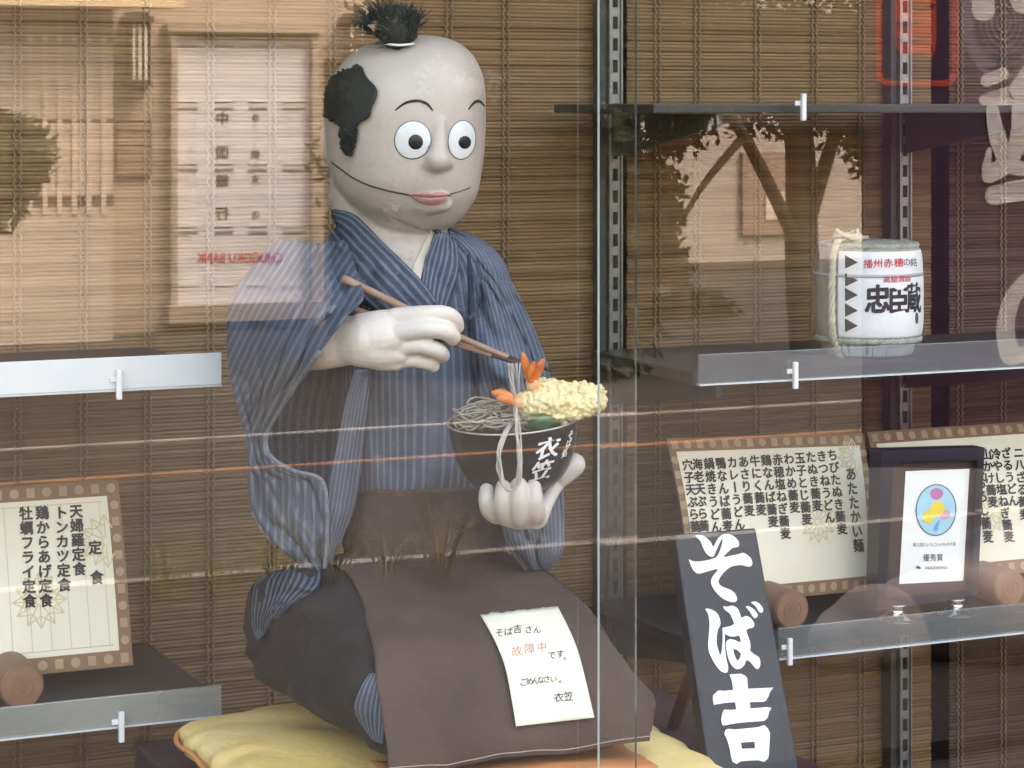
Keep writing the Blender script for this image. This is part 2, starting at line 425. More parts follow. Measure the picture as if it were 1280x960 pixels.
# big broadleaf tree over the right half
tb = rv(1012, 470, 11.0); tb.z = 0
top = rv(1000, 185, 11.0)
trunk = [([tb, rv(1003,330,11), top, rv(985,60,11)], .13, .08), ([rv(1003,300,11), rv(1040,180,11.2), rv(1090,40,11.3)], .06, .03), ([rv(1008,330,11), rv(930,170,10.8), rv(850,60,10.6)], .05, .03), ([rv(930,170,10.8), rv(880,230,10.8), rv(845,290,10.8)], .03, .012)]
crown = []
for (px, py, r, n, ho) in ((620,30,.75,900,-.12),(720,10,.8,1300,-.15),(820,40,.8,1500,-.2),(900,70,.7,1400,-.2),(990,60,.8,1500,-.2),(1070,90,.7,1000,-.15),(760,120,.6,900,-.1),(870,150,.45,700,-.1),(1050,170,.4,500,-.05),(690,-140,1.1,1800,-.3),(900,-150,1.2,2200,-.3),(1080,-120,1.0,1500,-.3),(560,-60,.6,600,-.1)):
    c = rv(px, py, 11+random.uniform(-.6,.6)); crown.append((c, r*1.15, r, r*.8, int(n*3.6), .037, ho+.12 if py > 0 else ho, px))
plant('broadleaf_tree', 'large dark tree with forked trunk reflected across the upper blinds', 'tree', tb, trunk, crown, m_leafd)
eb = rv(735, 455, 10.2); eb.z = 0; crown = []
for (px, py, r) in ((735,400,.55),(690,360,.5),(780,350,.5),(735,300,.6),(680,270,.45),(790,250,.4),(735,210,.5)):
    crown.append((rv(px, py, 10.2), r*.95, r*.6, r*.85, 1600, .05, -.3, py))
plant('evergreen_tree', 'dense dark evergreen reflected beside the overlapping pane edges', 'tree', eb, [([eb, rv(735,320,10.2), rv(735,180,10.2)], .09, .03)], crown, m_leafd)

for (cx_, bx, yv, lab) in ((448, 450, 12.5, 'dense dark evergreen added to darken the reflection over the side hair of the doll'), (520, 520, 12.0, 'dark narrow evergreen added to break up bright sky reflected over the face of the doll'), (630, 630, 12.6, 'dark bushy evergreen added to dim the reflection over the bare blind beside the head'), (850, 850, 13.5, 'low dark evergreen reflected below the forked trunk')):  # trees by the doll's head added to block bright wall and sky reflections
    eb = rv(bx, 440, yv); eb.z = 0; crown = []
    for (dx, py, r) in ((0,400,.6),(-30,350,.55),(30,330,.55),(0,270,.65),(-28,210,.6),(30,190,.6),(0,130,.6),(-10,60,.6),(20,0,.5)) if 500 < cx_ < 800 else ((-4,400,.2),(4,370,.2),(-3,340,.2),(4,310,.2),(-2,280,.2),(4,250,.2),(0,220,.2),(0,190,.2),(3,160,.2),(-3,130,.2),(0,105,.17),(1,85,.12)) if cx_ < 500 else ((0,420,.4),(30,410,.35),(-35,415,.35)):
        crown.append((rv(cx_+dx, py, yv), r*.95, r*.6, r*.9, 520 if cx_ == 520 else 700 if cx_ == 448 else 1000, .05, -.02 if cx_ == 520 else -.6 if cx_ == 448 else -.15, py))
    plant('evergreen_tree', lab, 'tree', eb, [([eb, rv(bx,320,yv), rv(bx,180 if cx_ < 800 else 400,yv)], .09, .03)], crown, m_leafd)
# ---- bank across the street
YB = 14.0
bank = thing('bank_building', 'brown bank front reflected in the glass, with a tall white entrance panel', 'building', rv(200, 400, YB)*1.0)
bank.location.z = 0
m_bank = mat('bank_render', (.39,.335,.285), .9, .10, 2.5, .25, 40)
m_bankl = mat('bank_pilaster', (.48,.43,.38), .85, .08, 2.5, .2, 40)
m_groove = mat('groove', (.10,.075,.06), .9, .1)
def facade_box(mb, p0, p1, y0, y1, mi=0, ref=YB):
    """box on the facade between two reflected pixels, from depth y0 (near) to y1"""
    a = rv(p0[0], p0[1], ref); c = rv(p1[0], p1[1], ref)
    mb.box((min(a.x,c.x), -y1, min(a.z,c.z)), (max(a.x,c.x), -y0, max(a.z,c.z)), mi)
xl = rv(-1200,0,YB).x; xr = rv(408,0,YB).x
mb = MB(); mb.box((xl,-YB-6,0), (xr,-YB,4.6)); mb.build('wall', m_bank, bank, smooth=False)
mb = MB(); facade_box(mb, (408.2,-140), (472,74), YB+.003, YB+1.5); mb.build('upper_wall', m_bank, bank, smooth=False)
mb = MB(); facade_box(mb, (-600,-400), (123,425), YB-.45, YB-.003); mb.build('pilaster', m_bankl, bank, smooth=False)
mb = MB()
for py in (-60,47,150,252): facade_box(mb, (-600,py), (123.5,py+1.8), YB-.455, YB-.40)
mb.build('joint', m_groove, bank, smooth=False)
mb = MB()
for i in range(6): facade_box(mb, (18+i*18,-300), (24+i*18,265), YB-.462, YB-.452)
mb.build('fluting', mat('flute', (.60,.52,.44), .8, .05), bank, smooth=False)
mb = MB(); facade_box(mb, (-700,-260), (190,15), YB-.85, YB-.5); mb.build('soffit', mat('cream_panel', (.72,.58,.38), .8, .05), bank, smooth=False)
# entrance panel with its surround
mb = MB()
facade_box(mb, (212,40), (220,398), YB-.10, YB+.01); facade_box(mb, (388,40), (396,398), YB-.10, YB+.01)
facade_box(mb, (206,30), (402,42), YB-.13, YB+.01); facade_box(mb, (206,382), (402,396), YB-.16, YB+.01)
mb.build('door_surround', m_bank, bank, smooth=False)
pan = MB(); facade_box(pan, (220,50), (388,381), YB-.03, YB+.02)
dp = pan.build('entrance_panel', mat('panel_white', (.68,.72,.80), .5, .03, 2), bank, smooth=False)
m_lat = mat('lattice', (.28,.26,.26), .6, .1)
for py in (56,134,211,289):
    for a, c in ((221,249),(270,293),(312,335),(355,383)):
        mb = MB(); facade_box(mb, (a,py), (c,py+1.7), YB-.042, YB-.031); mb.build('lattice_bar', m_lat, dp, smooth=False)
mb = MB()
for py in (47,125,203,281,355):
    for a, c in ((221,249),(270,293),(312,335),(355,383)):
        mb = MB(); facade_box(mb, (a,py), (c,py+2.2), YB-.040, YB-.031); mb.build('lattice_ledge', m_white, dp, smooth=False)
mp = lambda x, y: rv(x, y, YB-.036)
mb = MB()
for ch, y in zip('中国銀行', (147,189,225,266)): put(mb, ch, 281, y+1, 17, 17, mp, .018 if ch in '国銀' else .035, flip=True)
for ch, y in zip('赤穂支店', (146,192,223,268)): put(mb, ch, 322.5, y+1, 11, 11, mp, .02, flip=True)
mb.build('lettering', m_ink, dp, smooth=False)
mb = MB(); vs, fs = glyph('CHUGOKU BANK', .02)
x0, x1 = min(p[0] for p in vs), max(p[0] for p in vs); y0, y1 = min(p[1] for p in vs), max(p[1] for p in vs)
mb.add([mp(356.5-(p[0]-x0)/(x1-x0)*108, 329-(p[1]-y0)/(y1-y0)*13) for p in vs], fs)
mb.build('red_lettering', m_redink, dp, smooth=False)
# wall lamps and a plate
m_lampw = mat('lamp_glass', (.78,.78,.76), .25, .03); m_lampd = mat('lamp_iron', (.05,.045,.04), .4, .1)
def wall_lamp(px, lab):
    c = rv(px, 60, YB-.10)
    t = thing('wall_lamp', lab, 'wall lamp', V((c.x, -YB+.0, c.z)), 'wall lanterns on the bank front')
    s = .0058; mb = MB()
    for i in (-1, 0, 1):
        mb.box((c.x+i*7*s-.012, c.y-.03, c.z-38*s), (c.x+i*7*s+.012, c.y+.06, c.z+30*s))
    mb.build('lamp_panel', m_lampw, t, smooth=False)
    mb = MB()
    for i in (-1.7, -.55, .55, 1.7): mb.box((c.x+i*7*s-.008, c.y-.035, c.z-40*s), (c.x+i*7*s+.008, c.y+.066, c.z+34*s))
    mb.box((c.x-.09, c.y-.1, c.z+31*s), (c.x+.09, c.y+.09, c.z+38*s)); mb.box((c.x-.06, c.y-.1, c.z+38*s), (c.x+.06, c.y+.06, c.z+43*s))
    mb.box((c.x-.085, c.y-.1, c.z-46*s), (c.x+.085, c.y+.08, c.z-38*s)); mb.box((c.x-.05, c.y-.1, c.z-52*s), (c.x+.05, c.y+.05, c.z-46*s))
    mb.build('lamp_frame', m_lampd, t, smooth=False)
wall_lamp(175, 'tall white paned wall lantern reflected to the pilaster side of the entrance panel')
wall_lamp(447, 'wall lantern reflected beside the doll topknot')
mb = MB(); facade_box(mb, (147,150), (191,219), YB-.03, YB+.01)
pl = mb.build('wall_plate', mat('plate_bronze', (.27,.21,.17), .6, .08), smooth=False); tag(pl, 'square brown plate reflected on the bank wall under the lantern', 'wall plate')
mb = MB()
for py in (150,163,181,218): facade_box(mb, (147,py), (191,py+1.2), YB-.036, YB-.0301)
for q in (147,190): facade_box(mb, (q,150), (q+1.0,219), YB-.036, YB-.0301)
mb.build('plate_line', m_groove, pl, smooth=False)
# house behind the tree
YH = 19.0
house = thing('house', 'pale pinkish house front reflected between the tree trunks', 'building', rv(850,400,YH)); house.location.z = 0
mb = MB(); mb.box((rv(800,0,YH).x,-YH-6,0), (rv(1500,0,YH).x,-YH,5.2)); mb.build('wall', mat('house_render', (.35,.325,.305), .9, .08, 3), house, smooth=False)
for (a, b_, c_, d_) in ((925,190,992,292),(1120,190,1190,300)):
    mb = MB(); facade_box(mb, (a,b_), (c_,d_), YH-.06, YH+.01, ref=YH); w = mb.build('window', mat('house_window_frame', (.26,.20,.17), .7, .1), house, smooth=False)
    mb = MB(); facade_box(mb, (a+28,b_+50), (c_-8,d_-18), YH-.075, YH-.061, ref=YH); mb.build('pane', mat('house_pane', (.62,.55,.50), .3, .1), w, smooth=False)
# noren banner outside the shop, reflected at the upper right
YN = 3.3
m_noren = mat('noren_cloth', (.040,.016,.050), .9, .15, 12, .3, 300)
def nr(px, py, off=0.0):
    p = at(px, py, YN)
    p.y = YN + .012*sin(p.x*9+.4*p.z)-off
    return mir(p)
rod = nr(1300,-260); ban = thing('noren_banner', 'dark purple cloth banner with white brush letters and a red seal, reflected in the glass', 'banner', V((rod.x, rod.y, nr(1300,585).z)))
rows = [[nr(1080+ (1560-1080)*i/40, -260+(585+260)*j/30) for i in range(41)] for j in range(31)]
mb = MB(); mb.grid(rows); solid(mb.build('cloth', m_noren, ban), .0015)
mb = MB(); a = nr(1060,-262); b2 = nr(1580,-262); mb.tube([V((a.x,-YN,a.z)), V((b2.x,-YN,b2.z))], .013, 10); mb.build('rod', m_wood, ban)
for px_ in (1574,):
    mb = MB(); a = nr(px_, -262); mb.tube([V((a.x,-YN,.0)), V((a.x,-YN,a.z+.03))], .014, 10); mb.build('pole', m_wood, ban)
nm = lambda x, y: nr(x, y, .003)
def stroke(mb, pts, r, mp, k=3):
    """brush stroke: centre line with half widths, rounded ends"""
    c = spline([V((a, b, w)) for (a, b), w in zip(pts, r)], len(pts)*6); n = len(c); L, R = [], []
    for i, p in enumerate(c):
        t = c[min(i+1,n-1)]-c[max(i-1,0)]; t = V((t.x,t.y)).normalized(); q = V((-t.y, t.x))
        L.append((p.x+q.x*p.z, p.y+q.y*p.z)); R.append((p.x-q.x*p.z, p.y-q.y*p.z))
    def cap(p, t, w): return [(p.x+w*(cos(a)*t.x-sin(a)*t.y), p.y+w*(cos(a)*t.y+sin(a)*t.x)) for a in [(-pi/2+pi*(j+.5)/7) for j in range(7)]]
    te = V(((c[-1]-c[-2]).x, (c[-1]-c[-2]).y)).normalized(); ts = V(((c[0]-c[1]).x, (c[0]-c[1]).y)).normalized()
    loop = R + cap(c[-1], te, c[-1].z) + L[::-1] + cap(c[0], ts, c[0].z)
    poly_px(mb, [loop], mp)
def layer(px, py, k): return nr(px, py, .004+.0004*k)
mb = MB(); k = 0
for pts, r in (([(1231,-60),(1226,-20),(1225,12)],[9,12,15]), ([(1228,-40),(1262,-30),(1276,2)],[10,12,15]),([(1276,-4),(1310,-40)],[14,10]),
    ([(1229,101),(1250,92)],[8,8]), ([(1226,125),(1262,119),(1320,112)],[7,12,12]), ([(1300,70),(1270,112)],[10,12]),
    ([(1236,137),(1243,172),(1258,205),(1285,212)],[8,11,10,9]), ([(1272,130),(1268,180),(1252,205),(1232,219)],[10,11,12,10]), ([(1300,140),(1284,190)],[8,8]),
    ([(1232,187),(1228,210)],[3,6]), ([(1238,244),(1270,238),(1340,228)],[12,13,14]),
    ([(1290,340),(1262,372),(1252,412),(1259,442)],[9,11,12,14]), ([(1262,446),(1300,430),(1330,380)],[10,9,9]), ([(1330,350),(1300,420),(1290,480)],[9,10,8])):
    k += 1; stroke(mb, pts, r, lambda x, y, k=k: layer(x, y, k*.6))
mb.build('lettering', mat('noren_white', (.55,.56,.60), .9, .04), ban, smooth=False)
mb = MB()
poly_px(mb, [smooth_loop([(1120,-60),(1145,-62),(1166,-58),(1168,0),(1167,66),(1150,68),(1122,62),(1119,0)], 4)], nm)
def rrect(x0,y0,x1,y1,r): 
    o = []
    for cx, cy, a0 in ((x1-r,y0+r,-90),(x1-r,y1-r,0),(x0+r,y1-r,90),(x0+r,y0+r,180)):
        o += [(cx+r*cos(radians(a0+90*i/6)), cy+r*sin(radians(a0+90*i/6))) for i in range(7)]
    return o
poly_px(mb, [rrect(1097,-110,1194,108,16), rrect(1104,-103,1187,101,12)[::-1]], nm)
mb.build('red_seal', mat('seal_red', (.46,.045,.03), .85, .1, 30), ban, smooth=False)
mb = MB()
for (y0, x0, x1) in ((28,1119,1150),(48,1118,1160),(8,1135,1168)):
    stroke(mb, [(x0,y0),((x0+x1)/2,y0+3),(x1,y0-2)], [1.2,2,1], lambda x, y: nr(x, y, .0045))
mb.build('seal_mark', m_noren, ban, smooth=False)
mb = MB(); m_ring = [mat('cup_ring_pale', (.10,.12,.17), .8, .1), mat('cup_ring_blue', (.012,.022,.06), .8, .1), mat('cup_ring_line', (.17,.20,.27), .8, .1)]
cx, cy = 1252, 28
def ell(rx, ry, n=48, ox=0, oy=0): return [(cx+ox+rx*cos(2*pi*i/n), cy+oy+ry*sin(2*pi*i/n)) for i in range(n)]
poly_px(mb, [ell(54,72), ell(39,53)[::-1]], lambda x, y: nr(x, y, .0021), 0)
poly_px(mb, [ell(39,53)], lambda x, y: nr(x, y, .0021), 1)
for rr in (31,24,17,10): poly_px(mb, [ell(rr,rr*1.35), ell(rr-2,rr*1.35-2.6)[::-1]], lambda x, y: nr(x, y, .0026), 2 if rr != 31 else 0)
mb.build('cup_emblem', m_ring, ban, smooth=False)

# ================================================================== SHOP SHELL
shop = thing('shop_front', 'unseen shop front around the display window, plastered wall raised to shade the street', 'building', (1.0, .0, 0.0))
m_plaster = mat('plaster', (.45,.42,.38), .9, .08, 4, .2, 60)
m_ceil = mat('display_ceiling', (.62,.60,.56), .8, .05)
X0, X1, Z0, Z1 = -1.5, 3.6, .45, 2.75
mb = MB()
mb.box((-8,-.06,0),(9,.10,Z0)); mb.box((-8,-.06,Z1),(9,.10,5.6)); mb.box((-8,-.06,Z0),(X0,.10,Z1)); mb.box((X1,-.06,Z0),(9,.10,Z1))  # out-of-view wall, carried high to shade the near ground
mb.build('wall', m_plaster, shop, smooth=False)
mb = MB(); mb.box((-8,-.10,3.4),(9,6,3.52)); mb.build('roof', m_plaster, shop, smooth=False)  # unseen slab added to keep the sun out of the display
mb = MB(); mb.box((X0,.101,Z0-.1),(X1,1.2,Z0)); mb.build('display_floor', mat('display_floor', (.10,.075,.055), .6, .2, 8), shop, smooth=False)
mb = MB(); mb.box((X0,.101,Z1),(X1,1.2,Z1+.1)); mb.build('display_ceiling', m_ceil, shop, smooth=False)
mb = MB(); mb.box((X0,1.12,Z0),(X1,1.2,Z1)); mb.build('display_back', mat('back_board', (.035,.026,.022), .8, .2), shop, smooth=False)
mb = MB(); mb.box((X0-.1,.101,Z0),(X0,1.2,Z1)); mb.build('display_side', m_plaster, shop, smooth=False)
mb = MB(); mb.box((X1,.101,Z0),(X1+.1,1.2,Z1)); mb.build('display_side', m_plaster, shop, smooth=False)

# glass panes
m_glass = glassmat('window_glass', .10, (.96,.975,.965), (.6,.6,.58), .0004)
m_gedge = mat('glass_edge', (.40,.47,.44), .15, .05); m_gedge2 = mat('glass_edge_dim', (.11,.13,.12), .15, .05)
m_clear = glassmat('glass_inner', .0, (1,1,1))
def pane(x0, x1, y, label, m_gedge=m_gedge):
    mb = MB(); z0, z1 = Z0, Z1; t = .005
    v = [(x0,y,z0),(x1,y,z0),(x1,y,z1),(x0,y,z1),(x0,y+t,z0),(x1,y+t,z0),(x1,y+t,z1),(x0,y+t,z1)]
    mb.add(v, [(0,1,2,3)], 0); mb.add(v, [(5,4,7,6)], 1)
    mb.add(v, [(1,5,6,2),(4,0,3,7),(4,5,1,0),(3,2,6,7)], 2)
    o = mb.build('window_pane', [m_glass, m_clear, m_gedge], smooth=False); return tag(o, label, 'window pane', 'sliding glass panes of the display window')
pane(at(749.5,480,.0).x, X1, .0, 'outer sliding glass pane in front of the shelves with the sake barrel')
pane(X0, at(796,480,.028).x, .028, 'inner sliding glass pane in front of the kneeling doll', m_gedge2)

# ================================================================== BLINDS, STANDARDS, SHELVES
PITCH = .0056
pal = ((.150,.086,.041), (.210,.124,.060), (.280,.172,.090))
m_reed = reedmat('reed', pal, PITCH)
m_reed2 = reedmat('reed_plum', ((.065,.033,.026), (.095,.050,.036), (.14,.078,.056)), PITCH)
m_cord = mat('blind_cord', (.26,.172,.10), .9, .2, 60)
def blind(x0, x1, y, label, cords, m, z0=.47, z1=2.6):
    t = thing('reed_blind', label, 'blind', ((x0+x1)/2, y, z0), 'reed blinds across the back of the display')
    mb = MB(); n = int((z1-z0)/PITCH); nu = max(3, int((x1-x0)/.03)); rows = []
    for j in range(n):
        z = floor(z0/PITCH)*PITCH + j*PITCH; jit = random.uniform(-.0012,.0012)*(2.2 if random.random() < .06 else 1); r = PITCH*random.uniform(.40,.5)
        for a in (-80,-30,30,80):
            rows.append([V((x0+(x1-x0)*i/nu, y-r*cos(radians(a))+jit+.0015*noise.noise(V((i*.35,j*.37,1))), z+PITCH/2+r*sin(radians(a))+.0007*noise.noise(V((i*.5,j*.9,7))))) for i in range(nu+1)])
    mb.grid(rows); mb.build('reeds', m, t)
    for x in cords:
        mb = MB()
        for s in (-1, 1):
            pts = [V((x+s*.0042+(.0015 if k % 2 else -.0015), y-.0042-(.001 if k % 2 else 0), z0+k*PITCH)) for k in range(n)]
            mb.tube(pts, .0016, 4, cap=False)
        mb.build('cord', m_cord, t)
YBL = 1.0
xs = lambda px, y=YBL: at(px, 480, y).x
sp = .094
blind(-1.2, xs(756), YBL, 'wide brown reed blind behind the kneeling doll', [xs(103)+sp*(.98*i) for i in range(-2, 8) if xs(103)+sp*i < xs(745)], m_reed)
blind(xs(783), xs(1163), YBL, 'brown reed blind behind the sake barrel', [xs(870)+.0*1, xs(945), xs(1016), xs(820), xs(1075)], m_reed)
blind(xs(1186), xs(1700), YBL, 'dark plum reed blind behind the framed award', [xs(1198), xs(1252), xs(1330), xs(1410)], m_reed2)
def standard(px, label):
    x = xs(px, .965); t = thing('shelf_standard', label, 'shelf post', (x, .975, Z0), 'slotted shelf posts')
    mb = MB(); w = .0115
    mb.box((x-w,.958,Z0),(x-w+.003,.985,2.7)); mb.box((x+w-.003,.958,Z0),(x+w,.985,2.7)); mb.box((x-w+.003,.962,Z0),(x+w-.003,.985,2.7))
    bev(mb.build('channel', m_metal, t, smooth=False), .0008)
    mb = MB(); z = Z0+.01
    while z < 2.68: mb.box((x-.0035,.9604,z),(x+.0035,.9635,z+.019)); z += .033
    mb.build('slot_row', m_dark, t, smooth=False)
    mb = MB(); mb.box((x-w-.012,.967,Z0),(x-w-.001,.99,2.7)); mb.build('side_post', mat('post_dark', (.05,.048,.045), .5, .1), t, smooth=False)
    return x
xs1 = standard(768, 'slotted grey shelf post behind the overlapping pane edges')
xs2 = standard(1130, 'slotted grey shelf post behind the sake barrel')
xs0 = xs1-1.10
standard(-160, 'slotted grey shelf post at the end of the shelf with the painted sky reflection')
m_board = mat('shelf_board', (.050,.047,.042), .45, .2, 7, stretch=(.2,1,1))
m_rail_sky = mat('rail_sky_white', (.72,.75,.75), .25, .04, 8)  # opaque white stands in for sky reflected in the strip
m_rail = glassmat('rail_acrylic', .10, (.84,.87,.87), (.42,.45,.46), .15, .05)
m_rail_g = glassmat('rail_acrylic_pale', .10, (.85,.88,.86), (.60,.60,.54), .30, .05)
m_clip = mat('clip_white', (.82,.82,.80), .3, .03)
def shelf(x0, x1, zt, zb, label, railm, clips, arms, xrail0=None, rail=True, board_t=.018, ztop=None):
    t = thing('display_shelf', label, 'shelf', ((x0+x1)/2, .8, zb), 'display shelves on slotted posts')
    zt2 = ztop if ztop else zt-.015
    mb = MB(); mb.box((x0,.632,zt2-board_t),(x1,.955,zt2)); bev(mb.build('board', m_board, t, smooth=False), .002)
    if rail:
        xa = xrail0 if xrail0 else x0
        mb = MB(); mb.box((xa,.616,zb),(x1,.621,zt)); bev(mb.build('price_rail', railm, t, smooth=False), .001)
        mb = MB(); mb.box((xa+.001,.6155,zb-.0025),(x1,.6245,zb-.0002)); mb.build('rail_lip', mat('rail_lip', (.62,.66,.66), .3, .05), t, smooth=False)
    for (px, py) in clips:
        c = at(px, py, .612); mb = MB()
        mb.box((c.x-.0035,.606,c.z-.019),(c.x+.0035,.6125,c.z+.019)); mb.box((c.x-.011,.6126,c.z+.002),(c.x+.0025,.6152,c.z+.009))
        bev(mb.build('clip', m_clip, t, smooth=False), .0012)
    for x in arms:
        mb = MB(); zz = zt2-board_t-.001
        mb.hexa([(x-.004,.64,zz-.018),(x+.004,.64,zz-.018),(x+.004,.957,zz-.065),(x-.004,.957,zz-.065),(x-.004,.64,zz),(x+.004,.64,zz),(x+.004,.957,zz),(x-.004,.957,zz)])
        mb.build('bracket_arm', mat('bracket', (.06,.058,.055), .5, .1), t, smooth=False)
    return t
XR = at(872,480,.62).x; XLr = at(276,480,.62).x
shelf(XR, X1-.02, 1.254, 1.213, 'clear fronted shelf that carries the sake barrel', m_rail, [(993,469)], (xs1,xs2), ztop=1.228)
shelf(XR+.01, X1-.02, .865, .822, 'clear fronted shelf under the framed award and paper menus', m_rail, [(986,814)], (xs1,xs2), xrail0=at(972,800,.62).x, ztop=.850)
shelf(at(692,125,.955).x, X1-.02, 1.60, 1.56, 'empty dark shelf level with the doll eyes', m_rail, [(1003,134)], (xs1,xs2), rail=False, ztop=1.600, board_t=.013)
shelf(-1.2, XLr, 1.286, 1.246, 'shelf with sky reflection painted white on its front strip, above the set meal menu', m_rail_sky, [(148,480)], (-.35,), ztop=1.262)
shelf(-1.2, XLr, .866, .828, 'pale fronted shelf carrying the set meal menu', m_rail_g, [(151,908)], (-.35,), ztop=.850)

# ================================================================== PLATFORM, CUSHION
m_maroon = mat('maroon_cloth', (.055,.022,.026), .85, .2, 10, .4, 200)
plat = thing('platform', 'low platform covered with maroon cloth under the yellow cushion', 'platform', (1.16,.33,Z0))
mb = MB(); mb.box((.80,.03,.79),(1.53,.64,.80)); bev(mb.build('cloth_top', m_maroon, plat, smooth=False), .003)
mb = MB(); mb.hexa([(.72,.04,Z0),(1.525,.04,Z0),(1.525,.635,Z0),(.75,.635,Z0),(.803,.035,.789),(1.525,.035,.789),(1.525,.635,.789),(.803,.635,.789)])
mb.build('plinth', m_char, plat, smooth=False)
# cushion
m_yel = mat('cushion_yellow', (.93,.62,.18), .42, .10, 7, .3, 120, col2=(.96,.74,.33), spec=.6)
def cushion():
    cx, cy, hx, hy = 1.075, .285, .264, .252; zc = .838; rows = []
    n = 150; 
    for j in range(61):
        q = -pi/2+pi*j/60; r = []
        for i in range(n):
            a = 2*pi*i/n; ex = 9
            k = (abs(cos(a))**ex+abs(sin(a))**ex)**(-1/ex)
            rr = cos(q)**.32 if cos(q) > 0 else 0
            x = cx+hx*k*cos(a)*rr; y = cy+hy*k*sin(a)*rr
            pinch = 1-.30*max(0, (k-1)/.3)
            z = zc+(.034 if q < 0 else .034)*(abs(sin(q))**.7)*(1 if q > 0 else -1)*pinch
            w = 0
            if rr > .1:
                e = rr**4
                w = e*.006*sin(a*30+4*noise.noise(V((x*9,y*9,2))))*max(0, rr-.72)*2.4+.0035*noise.noise(V((x*8,y*8,3)))-.006*max(0,.20-abs(noise.noise(V((x*6+y*3,y*9-x*2,3)))))*4-.003*max(0,.15-abs(noise.noise(V((x*15-y*5,y*13,8)))))*4
            d = V((x-cx, y-cy, (z-zc)*2)); d = d.normalized() if d.length > 1e-5 else UP
            r.append(V((x,y,z))+d*w)
        rows.append(r)
    mb = MB(); mb.grid(rows, closed=True); return mb
cm = cushion(); cush = cm.build('floor_cushion', m_yel); tag(cush, 'puffy yellow floor cushion the doll kneels on', 'cushion')
cb = cm.bvh()
mb = MB(); mb.tube([V((1.075+.267*(abs(cos(a))**9+abs(sin(a))**9)**(-1/9)*cos(a), .285+.255*(abs(cos(a))**9+abs(sin(a))**9)**(-1/9)*sin(a), .838+.002*sin(a*17))) for a in [2*pi*i/240 for i in range(241)]], .0032, 6, cap=False); mb.build('piping', mat('piping_orange', (.70,.30,.08), .6, .1), cush)
def ctop(x, y):
    h = cb.ray_cast(V((x,y,1.2)), V((0,0,-1))); return h[0].z if h[0] else .85
mb = MB(); rows = []
for j in range(18):
    r = []
    for i in range(22):
        u, v = i/21, j/17; x = .955+.29*u+.006*noise.noise(V((u*5,v*5,1))); y = .072+.14*v+.008*noise.noise(V((u*6,3,v)))
        r.append(V((x,y,ctop(x,y)+.0022)))
    rows.append(r)
mb.grid(rows); oc = solid(mb.build('orange_cloth', mat('orange_cloth', (.62,.24,.085), .8, .12, 15)), .001); tag(oc, 'orange cloth peeking out under the front hem of the apron', 'cloth')

# ================================================================== THE DOLL
doll = thing('soba_doll', 'life size kneeling doll in striped blue robe and brown apron holding chopsticks', 'mannequin', (1.09,.33,.885))
# --- lap (legs folded under charcoal cloth)
def lap_ring(y, xl, xr, zt, zb=.880, ex=4.6, n=40, grow=0.0):
    xc, hw = (xl+xr)/2, (xr-xl)/2+grow; zc, hh = (zt+zb)/2, (zt-zb)/2+grow; r = []
    for i in range(n):
        a = 2*pi*i/n-pi/2
        c, s = cos(a), sin(a)
        r.append(V((xc+hw*math.copysign(abs(c)**(2/ex), c), y, zc+hh*math.copysign(abs(s)**(2/ex), s))))
    return r
LAP = [(.60,.97,1.20,.97),(.57,.93,1.24,1.01),(.50,.905,1.262,1.036),(.40,.905,1.262,1.046),(.30,.912,1.258,1.036),(.22,.922,1.254,1.008),(.17,.932,1.252,.975),(.135,.940,1.250,.945),(.115,.948,1.244,.922),(.106,.97,1.22,.905)]
rows = [lap_ring(*a) for a in LAP]; C = [spline([r[i] for r in rows], 60) for i in range(40)]
rows = [[C[i][j] for i in range(40)] for j in range(60)]
lapm = MB(); lapm.grid(rows, closed=True); lapm.add(rows[0], [tuple(range(40))]); lapm.add(rows[-1], [tuple(range(39,-1,-1))])
lap_smooth = lapm.bvh()
def fold(p):
    a = noise.noise(V((p.x*9, p.y*16+p.z*22, 3)))*.010-abs(noise.noise(V((p.x*5+p.z*20, p.y*9-p.z*14, 9))))*.020+.006*noise.noise(V((p.z*40, p.y*18+p.z*30, 1)))
    if p.x < .97: return p+V((-a*1.2, 0, a*.3))
    return p+V((0,0,a*.15))
lapm.v = [fold(p) for p in lapm.v]
lapm.build('folded_legs', m_char, doll)
lb = lapm.bvh()
# striped robe showing at the hip and the knee
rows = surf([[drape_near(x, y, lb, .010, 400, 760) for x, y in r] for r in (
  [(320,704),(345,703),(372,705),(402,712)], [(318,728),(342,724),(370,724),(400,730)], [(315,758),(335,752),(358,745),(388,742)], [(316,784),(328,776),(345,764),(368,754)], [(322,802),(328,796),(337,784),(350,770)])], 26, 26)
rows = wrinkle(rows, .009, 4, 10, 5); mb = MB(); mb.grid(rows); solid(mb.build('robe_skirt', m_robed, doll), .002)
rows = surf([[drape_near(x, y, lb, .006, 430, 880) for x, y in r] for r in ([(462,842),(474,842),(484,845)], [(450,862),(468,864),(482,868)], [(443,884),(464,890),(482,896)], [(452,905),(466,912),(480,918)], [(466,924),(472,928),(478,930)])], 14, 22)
mb = MB(); mb.grid(rows); solid(mb.build('robe_hem', m_robe6, doll), .002)
